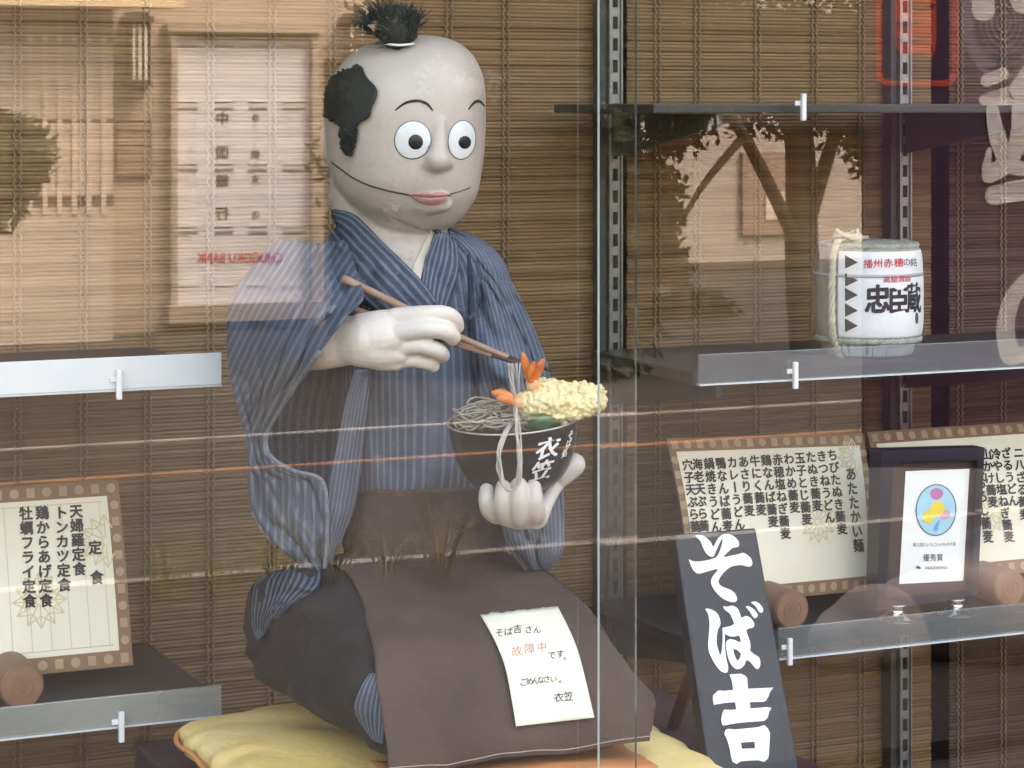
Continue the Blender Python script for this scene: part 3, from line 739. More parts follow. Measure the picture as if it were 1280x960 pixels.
# --- torso
T = [(700,530,100,3.02,.10),(650,530,103,3.02,.10),(600,534,110,3.01,.105),(540,536,116,3.01,.11),(480,536,118,3.01,.11),(420,534,114,3.01,.105),(375,530,112,3.01,.10),(340,524,112,3.01,.088),(314,516,104,3.015,.070),(296,505,92,3.025,.052),(284,492,72,3.035,.04),(274,480,52,3.045,.03)]
rows = []
for (py, cx_, rx, D, rd) in T:
    r = []
    for i in range(36):
        a = 2*pi*i/36+pi/2; c, s = cos(a), sin(a); ex = 2.35
        r.append(M(cx_+rx*math.copysign(abs(c)**(2/ex), c), py, D-rd*math.copysign(abs(s)**(2/ex), s)))
    rows.append(r)
C = [spline([r[i] for r in rows], 56) for i in range(36)]; rows = [[C[i][j] for i in range(36)] for j in range(56)]
R2 = []
for r in rows: R2.append(spline(r, 96, True))
rows = wrinkle(R2, .013, 10, 6, 2.0, closed=True)
tor = MB(); tor.grid(rows, closed=True); tor.build('robe', m_robe, doll)
tbv = tor.bvh()
def dgrid(rowspx, off, nu, nv, cx, cy, bv=None):
    rw = [spline([V((a, b, 0)) for a, b in r], nu) for r in rowspx]; cc = [spline([r[i] for r in rw], nv) for i in range(nu)]
    return [[drape_near(cc[i][j].x, cc[i][j].y, bv or tbv, off, cx, cy) for i in range(nu)] for j in range(nv)]
def push(rows, f):
    nv, nu = len(rows), len(rows[0])
    return [[rows[j][i]+(CAM-rows[j][i]).normalized()*f(i/(nu-1), j/(nv-1)) for i in range(nu)] for j in range(nv)]
# head
Dh = 2.985
H = [(44,520,14,.015),(47,520,36,.035),(54,518,56,.055),(66,515,74,.075),(82,512,87,.09),(105,509,97,.102),(135,507,100.5,.107),(165,506.5,100.5,.107),(190,506.5,99,.105),(210,507,96,.102),(228,509,91,.098),(245,512,84,.09),(262,515,71,.078),(277,519,54,.060),(287,522,35,.042),(292.5,523,12,.015)]
hm = MB(); rows = []
for (py, cx_, rx, rd) in H:
    r = []
    for i in range(48):
        a = 2*pi*i/48; c, s = cos(a), sin(a); ex = 2.25
        r.append(M(cx_+rx*math.copysign(abs(c)**(2/ex), c), py, Dh-rd*math.copysign(abs(s)**(2/ex), s)))
    rows.append(r)
C = [spline([r[i] for r in rows], 44) for i in range(48)]; rows = [[C[i][j] for i in range(48)] for j in range(44)]
hm.grid(rows, closed=True); hm.add(rows[0], [tuple(range(48))]); hm.add(rows[-1], [tuple(range(47,-1,-1))])
hb = hm.bvh()
pn = drape(547, 200, hb); pb = drape(549, 152, hb)
vd = ray(547,200).normalized()
hm.capsule(pb+vd*.004, .008, pn-vd*.004+UP*.012, .013); hm.ellip(pn-vd*.003, (RT*.0165, vd*.018, UP*.0145))
for q in (-12, 12): hm.ellip(drape(547+q, 204, hb)+vd*.001, (RT*.008, vd*.008, UP*.008))
# brow ridge, cheeks, lips, ear
hm.ellip(drape(537,256,hb)+vd*.010, (RT*.028, vd*.016, UP*.012))
hm.ellip(drape(537,247,hb)+vd*.004, (RT*.024, vd*.010, UP*.010))
hm.ellip(M(409,172,Dh+.0), (RT*.008, FW*.022, UP*.030))
# neck and chest
hm.capsule(M(462,235,3.01), .050, M(478,300,3.01), .055, 28); hm.ellip(M(505,330,3.0), (RT*.075, FW*.055, UP*.06), 28, 18)
hm.capsule(M(450,215,3.03), .038, M(452,255,3.04), .040, 24)
head = remesh(hm, .0026, 5)
ho = head.build('head', m_skin, doll); hb = head.bvh()
def disc(px, py, rx, ry, off, thick, tilt=0.0, dome=.0):
    mb = MB(); n = 40; rings = []
    for k, (s, o) in enumerate(((1.0, -.006), (1.0, thick*.75), (.96, thick), (.6, thick+dome*.7), (.25, thick+dome), (.01, thick+dome*1.05))):
        r = []
        for i in range(n):
            a = 2*pi*i/n; x, y = rx*s*cos(a), ry*s*sin(a)
            r.append(drape(px+x*cos(tilt)-y*sin(tilt), py+x*sin(tilt)+y*cos(tilt), hb, off+o))
        rings.append(r)
    mb.grid(rings, closed=True); return mb
for (px, py, rx, ry, qx, qy, qr, tl) in ((516,175,22.3,23.5,519.5,177.5,9.3,.25), (577.5,175,16.8,24,581,178,8.0,.12)):
    disc(px, py, rx+.9, ry+.9, 0, .0008, tl).build('eye_outline', m_black, ho)
    disc(px, py, rx, ry, 0, .0014, tl, .0018).build('eye', m_eye, ho)
    disc(qx, qy, qr, qr*1.02, 0, .0036, 0, .001).build('pupil', m_black, ho)
for pts in ([(494,138),(507,128.5),(522,126),(534,130),(541,138.5)], [(585.5,137),(592,129),(599,126.5),(606,133)]):
    mb = MB(); pipe_px(mb, pts, hb, .0006, .0019, 6, 24, True); mb.build('eyebrow', m_brow, ho)
mb = MB(); pipe_px(mb, [(415,203),(428,213),(441,222),(456,229.5),(470,234.5),(490,239.5),(511,243.5)], hb, .0001, .0012, 6, 40); mb.build('jaw_seam', m_seam, ho); mb = MB()
pipe_px(mb, [(563,242.5),(576,239),(588,234.5)], hb, .0001, .0007, 6, 16); mb.build('jaw_seam', m_seam, ho)
def patch(pts, off, m, name, parent, k=3, bvh=None, rings=7, dome=0.0):
    bvh = bvh or hb
    lp = smooth_loop(pts, k); cx_ = sum(p[0] for p in lp)/len(lp); cy_ = sum(p[1] for p in lp)/len(lp); R = []
    for j in range(rings):
        s = 1-j/(rings-1)*.995
        R.append([drape_near(cx_+(a-cx_)*s, cy_+(b-cy_)*s, bvh, (off if j else -.002)+dome*(1-s*s), cx_, cy_) for a, b in lp])
    mb = MB(); mb.grid(R, closed=True); return mb.build(name, m, parent)
patch([(510,243.5),(519,241),(528,239.5),(536,240),(540,241.5),(546,239.5),(554,239.5),(560,241.5),(564,243.5),(556,244.6),(540,245.6),(524,245)], .0012, m_lip, 'lip', ho, dome=.002)
patch([(511,244.6),(526,246.2),(540,246.8),(555,245.8),(563.5,244.6),(558,251),(548,256),(537,257.5),(526,255),(517,250)], .0012, m_lip, 'lip', ho, dome=.003)
mb = MB(); pipe_px(mb, [(511,244.2),(525,245.8),(540,246.4),(555,245.3),(563.5,244.2)], hb, .0014, .0007, 6, 20); mb.build('mouth_line', mat('mouth_line', (.16,.05,.05), .6, .1), ho)
# hair
hpx = [[(446,84),(449,83),(453,84)], [(424,92),(440,95),(459,97)], [(411,102),(436,106),(470,109)], [(407,116),(436,118),(471,120)], [(406,130),(434,132),(465,134)], [(406,142),(432,144),(461,147)], [(418,150),(434,151),(450,153)], [(428,158),(437,159),(446,160)], [(431,172),(437,172),(443,172)], [(436,186),(437,187),(438,186)]]
hr = dgrid(hpx, .005, 18, 40, 440, 125, hb)
for _ in range(4): hr = [[hr[j][i] if j in (0,39) or i in (0,17) else (hr[j-1][i]+hr[j+1][i]+hr[j][i-1]+hr[j][i+1])/4 for i in range(18)] for j in range(40)]
mb = MB(); mb.grid(hr)
for j in range(0, 40):
    for i in range(18):
        for q in range(3 if (j > 31 or i < 1) else 0):
            p = hr[j][i]; a = random.uniform(-.5,.5); d = (RT*(sin(a)*.6-.55)+UP*(-cos(a)*.7)+FW*.05).normalized()
            l = random.uniform(.004,.007); e = min(1, min(i,17-i)/3+.45); p = p+RT*random.uniform(-.004,.004)*e+UP*random.uniform(-.003,.003)
            p = p+(CAM-p).normalized()*.0006; mb.tube([p, p+d*l*e*.5+(CAM-p).normalized()*.0006, p+d*l*e], [.0005,.0004,.0001], 3, cap=False)
hs = solid(mb.build('side_hair', m_hair, ho), .003, -1)
mb = MB(); base = drape(498, 60, hb); Dk = (base-CAM).dot(FW)
mb.ellip(M(496,34,Dk), (RT*.027, FW*.021, UP*.027), 24, 14); mb.v = [p+(p-M(496,34,Dk)).normalized()*.004*noise.noise(p*160) for p in mb.v]
for k in range(1500):
    a = random.gauss(0,.45)-.22; u = random.random()
    p = M(482+34*u, 52-random.uniform(0,14), Dk+random.uniform(-.016,.016))
    d = (RT*(sin(a)+(u-.62)*.9)+UP*cos(a)+FW*random.uniform(-.4,.4)).normalized(); l = random.uniform(.015,.040)*(1.2 if u < .4 else 1)
    mb.tube([p, p+d*l*.6, p+d*l+RT*random.uniform(-.016,.006)], [.0009,.0008,.0002], 3, cap=False)
mb.build('topknot', m_hair, ho)
mb = MB(); mb.tube([M(481+36*i/10, 54.5+2.0*sin(pi*i/10), Dk-.019*sin(pi*i/10)-.003) for i in range(11)], .0016, 6); mb.build('hair_tie', m_white, ho)
# inner kimono and collars
nb = MB(); nb.v = head.v+tor.v; nb.f = head.f+[[i+len(head.v) for i in f] for f in tor.f]; nbv = nb.bvh()
def cgrid(rp, off, nu, nv, cx, cy): return dgrid(rp, off, nu, nv, cx, cy, nbv)
rows = cgrid([[(424,250),(465,262),(520,285),(556,292)], [(444,275),(478,290),(518,300),(552,310)], [(470,300),(494,310),(520,318),(544,325)], [(498,328),(508,333),(520,338),(530,341)], [(518,346),(520,347),(522,348),(524,349)]], .004, 20, 24, 515, 310)
mb = MB(); mb.grid(rows); mb.build('bare_chest', m_skin, doll)
rows = cgrid([[(538,288),(545,291),(552,296)], [(528,308),(538,312),(548,318)], [(518,330),(526,334),(536,338)], [(514,343),(519,348),(525,352)]], .006, 8, 16, 530, 335)
mb = MB(); mb.grid(rows); solid(mb.build('inner_collar', m_cream, doll), .002)
rows = cgrid([[(545,288),(556,291),(568,297)], [(538,306),(554,312),(574,320)], [(531,328),(549,336),(571,348)], [(527,350),(543,360),(563,372)], [(526,380),(541,388),(556,398)], [(527,412),(541,420),(556,428)]], .010, 12, 40, 545, 380)
mb = MB(); mb.grid(rows); solid(mb.build('collar', m_robe6, doll), .003)
rows = cgrid([[(416,262),(406,274),(394,290)], [(442,268),(426,288),(404,312)], [(468,292),(450,314),(424,340)], [(496,320),(476,344),(450,370)], [(523,347),(504,374),(482,398)], [(546,376),(530,400),(510,424)]], .013, 12, 40, 480, 350)
mb = MB(); mb.grid(rows); solid(mb.build('collar', m_robe6, doll), .003)
# apron waist and belt
rows = cgrid([[(424,616),(470,613),(520,612),(575,610),(640,606)], [(424,640),(470,640),(530,640),(585,638),(640,634)], [(420,668),(470,668),(530,668),(590,664),(642,660)], [(414,702),(470,700),(530,698),(590,694),(644,690)]], .014, 40, 16, 530, 650)
rows = wrinkle(rows, .004, 6, 3, 8); mb = MB(); mb.grid(rows); solid(mb.build('apron_waist', m_apron, doll), .003)
# apron over the lap
rows = []
AP = [(.485,1.043,.985,0),(.43,1.051,.985,0),(.36,1.053,.982,0),(.30,1.045,.974,0),(.24,1.026,.962,0),(.195,1.003,.951,0),(.160,.978,.943,0),(.132,.955,.938,.3),(.110,.93,.934,.7),(.0985,.905,.932,1),(.095,.884,.931,1)]
for k, (y, zt, xl, fl) in enumerate(AP):
    r = []; xr_ = 1.262 if k < 8 else 1.262-.004*(k-7); xc, hw = 1.085, .181
    drop = 0 if fl else 1
    for i in range(15):
        u = i/14; x = xl+(xr_-xl)*u; t = min(1, abs(x-xc)/hw)
        s = (1-t**4.2)**(1/4.2) if t < 1 else 0
        zz = .884+(zt-.884)*max(s, .0) if fl < 1 else zt
        if 0 < fl < 1: zz = zz*(1-fl)+zt*fl
        r.append(V((x, y, zz)))
    if fl < 1:
        e = r[-1]
        r += [V((e.x+.003, y+.004, e.z*.6+.886*.4)), V((e.x+.001, y+.009, .8885))]
    else:
        e = r[-1]; r[-1] = V((e.x-.005,y+.003,e.z)); r += [V((e.x-.001,y+.008,e.z*.7+.887*.3)), V((e.x-.001,y+.016,.8875))]
    rows.append(r)
apr = surf(rows, 60, 60)
def apf(p, u, v):
    w = .007*noise.noise(V((p.x*11, p.y*7+p.z*7, 2)))+.004*noise.noise(V((p.x*25, p.y*14+p.z*14, 5)))-.007*max(0, .25-abs(noise.noise(V((p.x*6+p.y*5, p.y*9-p.z*6, 7)))))*4*.6
    if v > .75: w += .005*sin(u*17+1)*(v-.75)*4*.6
    return p+V((0,-w*.8,w*.8))
apr = [[apf(apr[j][i], i/59, j/59) for i in range(60)] for j in range(60)]
am = MB(); am.grid(apr); ao = solid(am.build('apron', m_apron, doll), .002); ab = am.bvh()
mb = MB(); mb.tube([apr[57][i]+V((0,-.0022,0)) for i in range(0, 58)], .0006, 4); mb.build('hem_stitching', mat('stitch', (.45,.38,.34), .8, .1), ao)
# --- right arm sleeve (hangs open, image left)
def bulge(D0, D1, b, n=7):
    return [D0+(D1-D0)*i/(n-1)-b*sin(pi*i/(n-1)) for i in range(n)]
S1 = [(300,352,432,3.02,2.97,.03),(318,330,440,3.01,2.93,.05),(345,309,447,2.99,2.84,.05),(372,292,454,2.97,2.735,.045),(398,286,430,2.95,2.70,.04),(440,286,399,2.95,2.70,.035),(466,289,381,2.95,2.735,.035),(490,293,364,2.95,2.79,.03),(520,301,345,2.95,2.85,.02),(545,307,333,2.96,2.885,.02),(570,311,338,2.93,2.885,.008),(588,311,366,2.93,2.875,.010),(600,311,402,2.93,2.87,.012),(640,316,409,2.93,2.87,.012),(665,330,409,2.92,2.872,.010),(685,349,408,2.91,2.875,.008),(705,375,406,2.92,2.875,.012),(722,397,404,2.90,2.88,.004)]
rows = []
for (y, a, b_, D0, D1, bl) in S1:
    Ds = bulge(D0, D1, bl); r = [M(a+26, y, D0+.10), M(a+5, y, D0+.045)]
    r += [M(a+(b_-a)*(i/6)**.9, y+ (3 if 0 < i < 6 else 0), Ds[i]) for i in range(7)]
    rows.append(r)
rows = surf(rows, 48, 90)
def wr2(rows, amp, seed):
    out = []
    nv, nu = len(rows), len(rows[0])
    for j in range(nv):
        r = []
        for i in range(nu):
            p = rows[j][i]; u, v = i/nu, j/nv
            a = noise.noise(V((u*5-v*4+seed, v*3+u*2, seed)))+.6*abs(noise.noise(V((u*7-v*9, v*4+u*3, seed+3))))
            a -= 1.6*max(0, .16-abs(noise.noise(V((u*4-v*7+seed*2, v*3+u*4, seed+8)))))*4
            e = min(1, (1-u)*7)
            r.append(p+(CAM-p).normalized()*amp*a*e)
        out.append(r)
    return out
rows = wr2(rows, .018, 1.5)
edge_ = [r[-1]+(CAM-r[-1]).normalized()*.001 for r in rows[26:]]
mb = MB(); mb.grid(rows)
for i_, p in enumerate(mb.v):       # stripes run with the straight grain of the cloth, slanting above the elbow
    xx, zz = (p-M(400,545,2.9)).dot(RT), max(0, (p-M(400,545,2.9)).z); mb.uv[i_] = ((xx-.55*zz)/(.0098*24), zz)
# inner wall of the open sleeve and the far hanging edge
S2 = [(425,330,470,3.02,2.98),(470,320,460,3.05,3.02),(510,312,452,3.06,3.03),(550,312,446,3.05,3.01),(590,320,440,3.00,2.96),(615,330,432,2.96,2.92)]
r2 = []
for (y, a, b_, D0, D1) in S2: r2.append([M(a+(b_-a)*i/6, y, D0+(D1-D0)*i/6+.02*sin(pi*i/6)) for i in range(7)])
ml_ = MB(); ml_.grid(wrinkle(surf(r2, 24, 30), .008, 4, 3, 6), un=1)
S3 = [(462,443,466,2.90,2.93),(500,432,461,2.895,2.92),(545,423,455,2.89,2.915),(600,413,449,2.885,2.91),(640,408,441,2.88,2.905),(680,404,424,2.88,2.89),(708,402,411,2.885,2.89),(723,400,404,2.89,2.89)]
r3 = []
for (y, a, b_, D0, D1) in S3: r3.append([M(a+(b_-a)*i/4, y, D0+(D1-D0)*i/4-.006*sin(pi*i/4)) for i in range(5)])
mb.grid(wrinkle(surf(r3, 14, 50), .005, 2, 6, 3), un=.3)
solid(mb.build('sleeve', m_robe16, doll), .0025)
ml_.build('sleeve_inside_shaded', m_inside_shade, doll)
mb = MB(); mb.tube(edge_, .0026, 8); mb.build('sleeve_hem', m_hem, doll)
# --- left arm sleeve (image right)
S4 = [(300,572,598,3.02,3.03,.01),(318,578,616,2.985,3.02,.03),(345,583,634,2.955,3.0,.04),(380,587,652,2.935,2.99,.05),(420,590,670,2.92,2.98,.05),(460,594,684,2.91,2.97,.05),(500,602,692,2.90,2.96,.05),(545,615,698,2.89,2.95,.045),(600,622,702,2.80,2.93,.04),(650,626,704,2.79,2.93,.04),(690,640,702,2.82,2.93,.03),(712,656,686,2.86,2.92,.01)]
rows = []
for (y, a, b_, D0, D1, bl) in S4:
    Ds = bulge(D0, D1, bl); r = [M(a+6, y, D0+.06)]+[M(a+(b_-a)*i/6, y, Ds[i]) for i in range(7)]+[M(b_-4, y, D1+.05), M(b_-26, y, D1+.11)]
    rows.append(r)
rows = wr2(surf(rows, 48, 80), .018, 7.7)
mb = MB(); mb.grid(rows); solid(mb.build('sleeve', m_robe16, doll), .0025)
mb = MB(); mb.tube([M(x, y, 2.895) for x, y in ((586,318),(588,345),(589,380),(590,420),(593,455),(600,500),(614,545),(626,575))], [.002,.004,.0045,.004,.004,.0035,.003,.001], 8)
mb.build('shoulder_seam', m_robed, doll)
# --- right hand with wrist, fingers closed on the chopsticks
DHN = 2.755
DL = 2.70
def chain(mb, pts, D=DHN):
    P = [(M(x, y, D+dz), r/1000*(.88 if D == DL and r < 13 else 1)) for x, y, r, dz in pts]
    if len(P) > 2:
        n_ = 5*(len(P)-1)+1; C_ = spline([p for p, r in P], n_); r_ = spline([V((r,0,0)) for p, r in P], n_); P = [(c, max(.004, q.x)) for c, q in zip(C_, r_)]
    for (a, ra), (b_, rb) in zip(P, P[1:]): mb.capsule(a, ra, b_, rb, 18)
hd = MB()
chain(hd, [(372,431,31,.10),(402,429,31,.03),(432,426,29,.015),(455,425,29,.005)])
chain(hd, [(455,420,27,.006),(478,412,23,.004),(500,402,15,.0)]); chain(hd, [(455,424,28,.006),(482,422,24,.0),(505,420,14,-.004)])
chain(hd, [(452,430,27,.006),(474,436,23,.002),(500,442,13,-.002)]); chain(hd, [(460,436,22,.006),(476,444,18,.004),(495,452,11,.002)])
chain(hd, [(494,398,12.6,-.002),(528,393.5,11,-.010),(556,393,10.2,-.006),(568,400,9.6,.004),(571,408,8.8,.014)])
chain(hd, [(498,416,12.4,-.010),(530,411,11.2,-.019),(556,414,10.6,-.014),(566,422,9.8,-.002)])
chain(hd, [(498,434,11.6,-.004),(526,432,10.4,-.012),(546,438,9.8,-.008),(553,444,9,.003)])
chain(hd, [(494,450,10.6,.004),(516,449,9.6,.0),(534,453,9,.003),(541,457,8.2,.008)])
chain(hd, [(470,408,16,.020),(510,402,12.5,.040),(545,408,11,.042),(562,414,9.5,.036)])
hand = remesh(hd, .0016, 4, .5); hand.build('hand', m_hand, doll)
# --- left hand under the bowl
DL = 2.70
lh = MB()
def ch2(pts): chain(lh, pts, DL)
ch2([(609,613,9.8,-.042),(608.5,625,10.8,-.048),(612,638,11.2,-.036),(620,645,11,.0)])
ch2([(629,609,9.8,-.055),(628,625,10.8,-.062),(631,642,11.6,-.048),(637,648,11.5,-.004)])
ch2([(648.5,607,10.8,-.060),(648,626,12,-.067),(650,645,12.2,-.052),(652,650,12,-.004)])
ch2([(667,610,10.2,-.054),(668.5,627,11.4,-.060),(671,643,11.8,-.046),(667,648,12,-.002)])
ch2([(625,644,12,.03),(650,648,13,.03),(670,644,13,.03)]); ch2([(640,634,16,.045),(664,632,16,.05)])
ch2([(670,646,14,-.020),(683,627,10.5,-.010),(697,604,9.8,.0),(708,592,12.5,-.002),(717,581,13.5,.0)])
ch2([(652,632,17,.06),(656,640,19,.14)])
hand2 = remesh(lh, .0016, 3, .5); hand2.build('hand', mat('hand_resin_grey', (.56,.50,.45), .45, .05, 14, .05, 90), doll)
# note taped to the apron
rows = []
NL = [(600,768),(612,788),(624,812),(633,838),(638,866),(642,888),(645,908)]; NRr = [(697,758),(708,779),(719,803),(727,829),(733,854),(738,876),(743,897)]
nv = 28
L_ = spline([V((a,b,0)) for a,b in NL], nv); R_ = spline([V((a,b,0)) for a,b in NRr], nv)
for j in range(nv):
    r = []
    for i in range(22):
        u = i/21; p = L_[j].lerp(R_[j], u); y = p.y
        if j == 0: y += 3.0*noise.noise(V((u*9, 1, 0)))+1.5*noise.noise(V((u*30, 1, 0)))
        r.append(drape(p.x, y, ab, .006+.003*sin(pi*j/nv)))
    rows.append(r)
for _ in range(8):
    rows = [[rows[j][i] if j in (0, nv-1) else (rows[j-1][i]+rows[j+1][i]+rows[j][i]*2)/4 for i in range(22)] for j in range(nv)]
nm_ = MB(); nm_.grid(rows); note = solid(nm_.build('paper_note', m_note), .0004); tag(note, 'cream handwritten note taped to the front of the brown apron', 'note')
nbv2 = nm_.bvh(); mpn = lambda x, y: drape(x, y, nbv2, .0008)
npx = lambda x, y: (600+x/5.333, 740+y/5.333)
mb = MB()
for ch, x, y, s in (('そ',130,270,62),('ば',190,262,62),('吉',250,245,62),('さ',325,250,56),('ん',380,250,54),('で',480,420,56),('す',535,412,58),('。',585,425,60),('ご',290,600,58),('め',332,596,52),('ん',370,590,52),('な',406,585,52),('さ',446,580,52),('い',490,580,50),('。',552,580,60),('衣',525,702,68),('笠',590,694,68)):
    a, b_ = npx(x, y); put(mb, ch, a, b_, s/5.333, s/5.333, mpn, .006, (1,-.06), (.05,1), shear=.05)
mb.build('handwriting', m_ink, note, smooth=False)
mb = MB()
for ch, x, y, s in (('故',245,392,74),('障',330,376,74),('中',412,366,70)):
    a, b_ = npx(x, y); put(mb, ch, a, b_, s/5.333, s/5.333, mpn, .0, (1,-.10), (.1,1))
mb.build('red_handwriting', mat('faded_red_ink', (.62,.30,.22), .8, .15), note, smooth=False)

# ================================================================== WHAT THE DOLL HOLDS
m_stick = mat('chopstick_wood', (.36,.22,.15), .5, .2, 40, stretch=(1,1,1)); m_stickd = mat('chopstick_dark', (.07,.04,.03), .4, .2, 40)
for (pts, lab) in (([(428,348,2.80),(500,382,2.785),(575,421,2.755),(650,452,2.725),(691,463,2.705)], 'upper brown chopstick ending in a dark tip at the shrimp tail'), ([(408,374,2.81),(470,397,2.80),(575,431,2.765),(625,447,2.735),(664,459,2.715)], 'lower brown chopstick crossing behind the hand')):
    c = spline([M(*p) for p in pts], 24); mb = MB()
    mb.tube(c[:17], [.0052-.0022*i/16 for i in range(17)], 8); mb.tube(c[16:], [.003-.0014*i/7 for i in range(8)], 8, 1)
    tag(mb.build('chopstick', [m_stick, m_stickd]), lab, 'chopstick', 'pair of chopsticks in the doll hand')
# bowl
bowl = thing('noodle_bowl', 'black lacquer soba bowl with white brush lettering held in the grey hand', 'bowl', M(645,608,2.70))
BC = M(641,527,2.70); k = 2.70/3000
ax = (UP+RT*-.06-FW*.085).normalized(); e1 = (RT-ax*RT.dot(ax)).normalized(); e2 = ax.cross(e1)
prof = [(82.5,2),(81,-2),(79.5,-18),(75.5,-38),(68,-57),(57,-72),(43,-82),(33,-85),(32,-91),(28,-91),(0.5,-87)]
inner = [(82.5,2),(80.5,1),(78,-6),(74,-14)]
def lathe(mb, prof, c, n=72, mi=0):
    pr = spline([V((a,b,0)) for a, b in prof], len(prof)*4)
    mb.grid([[c+(e1*cos(2*pi*i/n)+e2*sin(2*pi*i/n))*p.x*k+ax*p.y*k for i in range(n)] for p in pr], mi, closed=True)
m_lac = mat('black_lacquer', (.012,.011,.011), .28, .1, 12, spec=.18)
bm = MB(); lathe(bm, prof, BC); bm.build('shell', m_lac, bowl)
mb = MB(); lathe(mb, inner, BC); mb.build('inner_wall', mat('lacquer_inside', (.10,.10,.085), .3, .1), bowl)
mb = MB(); mb.tube([BC+(e1*cos(2*pi*i/72)+e2*sin(2*pi*i/72))*81.8*k+ax*2.2*k for i in range(73)], .0011, 8, cap=False); mb.build('rim', mat('rim_silver', (.55,.53,.48), .3, .05, metal=.6), bowl)
bbv = bm.bvh(); mpb = lambda x, y: drape_near(x, y, bbv, .0007, 640, 560)
mb = MB()
put(mb, '衣', 685, 560, 30, 28, mpb, .035, (1,-.22), (-.12,1), shear=.12); put(mb, '笠', 677, 588, 28, 26, mpb, .03, (1,-.25), (-.2,1), shear=.12)
for ch, x, y in (('そ',713.5,543),('ば',711,554),('処',706,566)): put(mb, ch, x, y, 7, 12, mpb, .03, (1,-.5), (-.25,1))
mb.build('lettering', m_white, bowl, smooth=False)
# contents
m_soba = mat('soba', (.30,.27,.21), .6, .25, 90); m_sobal = mat('soba_pale', (.46,.41,.345), .55, .12, 60)
soup = MB(); n = 48
soup.grid([[BC+(e1*cos(2*pi*i/n)+e2*sin(2*pi*i/n))*(76*s)*k+ax*(-9)*k for i in range(n)] for s in (1,.7,.4,.02)], closed=True)
sp_ = soup.build('soup', mat('soup', (.10,.085,.055), .08, .2)); tag(sp_, 'dark broth filling the black soba bowl', 'soup')
def on(u, v, h): return BC+e1*u*k+e2*v*k+ax*h*k     # bowl-plane position in "pixels"
mb = MB()
for q in range(75):
    a0 = random.uniform(0, 2*pi); u0, v0 = random.uniform(-62,20), random.uniform(-45,45); r = random.uniform(8,24); pts = []
    hgt = random.uniform(-8,9)+11*(1-(abs(u0+20)/60)**2)
    for i in range(9):
        a = a0+i*.75; u = u0+r*cos(a); v = v0+r*.8*sin(a)
        m_ = sqrt(u*u+v*v)
        if m_ > 74: u, v = u*74/m_, v*74/m_
        pts.append(on(u, v, hgt+3*sin(a*2+q)))
    mb.tube(spline(pts, 24), .0013, 5)
tag(mb.build('noodle_pile', m_soba, smooth=True), 'tangled grey brown noodles heaped in the bowl', 'noodles')
mb = MB()
for q in range(17):
    o = lambda s=3.2: random.uniform(-s, s); dd = random.uniform(-.006,.006)
    if q < 10: pts = [(637+o(),455,2.70),(639+o(),470,2.70),(643+o(),500,2.67),(648+o(),540,2.63),(650+o(),575,2.605),(648+o(),600,2.60),(640+o(),613+o(1),2.60),(630+o(),605,2.60),(624+o(),585,2.605),(624+o(),565,2.61),(632+o(),540,2.625),(641+o(),527,2.66)]
    else: pts = [(634+o()+(q-10)*3,454,2.715),(637+o()+(q-10)*2.4,480,2.70),(641+o()+(q-10)*1.6,510,2.68),(645+o(),535,2.66),(647+o(),548,2.66)]
    mb.tube(spline([M(x,y,D+dd) for x, y, D in pts], 60), .00092, 6)
tag(mb.build('noodle_strands', m_sobal), 'pale noodle strands lifted by the chopsticks and looping over the bowl', 'noodles')
rows = surf([[M(658,528,2.655),M(668,520,2.645),M(680,518,2.645),M(692,522,2.655)], [M(659,534,2.645),M(669,527,2.635),M(682,525,2.635),M(692,527,2.645)], [M(662,539,2.645),M(671,537,2.64),M(682,535,2.64),M(690,533,2.65)]], 16, 14)
mb = MB(); mb.grid(rows); tag(solid(mb.build('green_leaf', mat('green_leaf', (.015,.11,.035), .3, .3, 60)), .003), 'glossy dark green vegetable piece among the noodles', 'vegetable')
mb = MB()
for q in range(110):
    px = random.gauss(702,11); py = 521+random.gauss(0,5.5)-abs(px-702)*.15
    r = random.uniform(.0025,.0052); c = M(px, py, 2.665+random.uniform(-.012,.02)); mb.ellip(c, (RT*r, FW*r, UP*r*.9), 8, 6)
tag(mb.build('batter_bits', mat('batter_bits', (.42,.39,.24), .35, .2, 80)), 'translucent olive batter bits piled by the bowl rim', 'tempura bits')
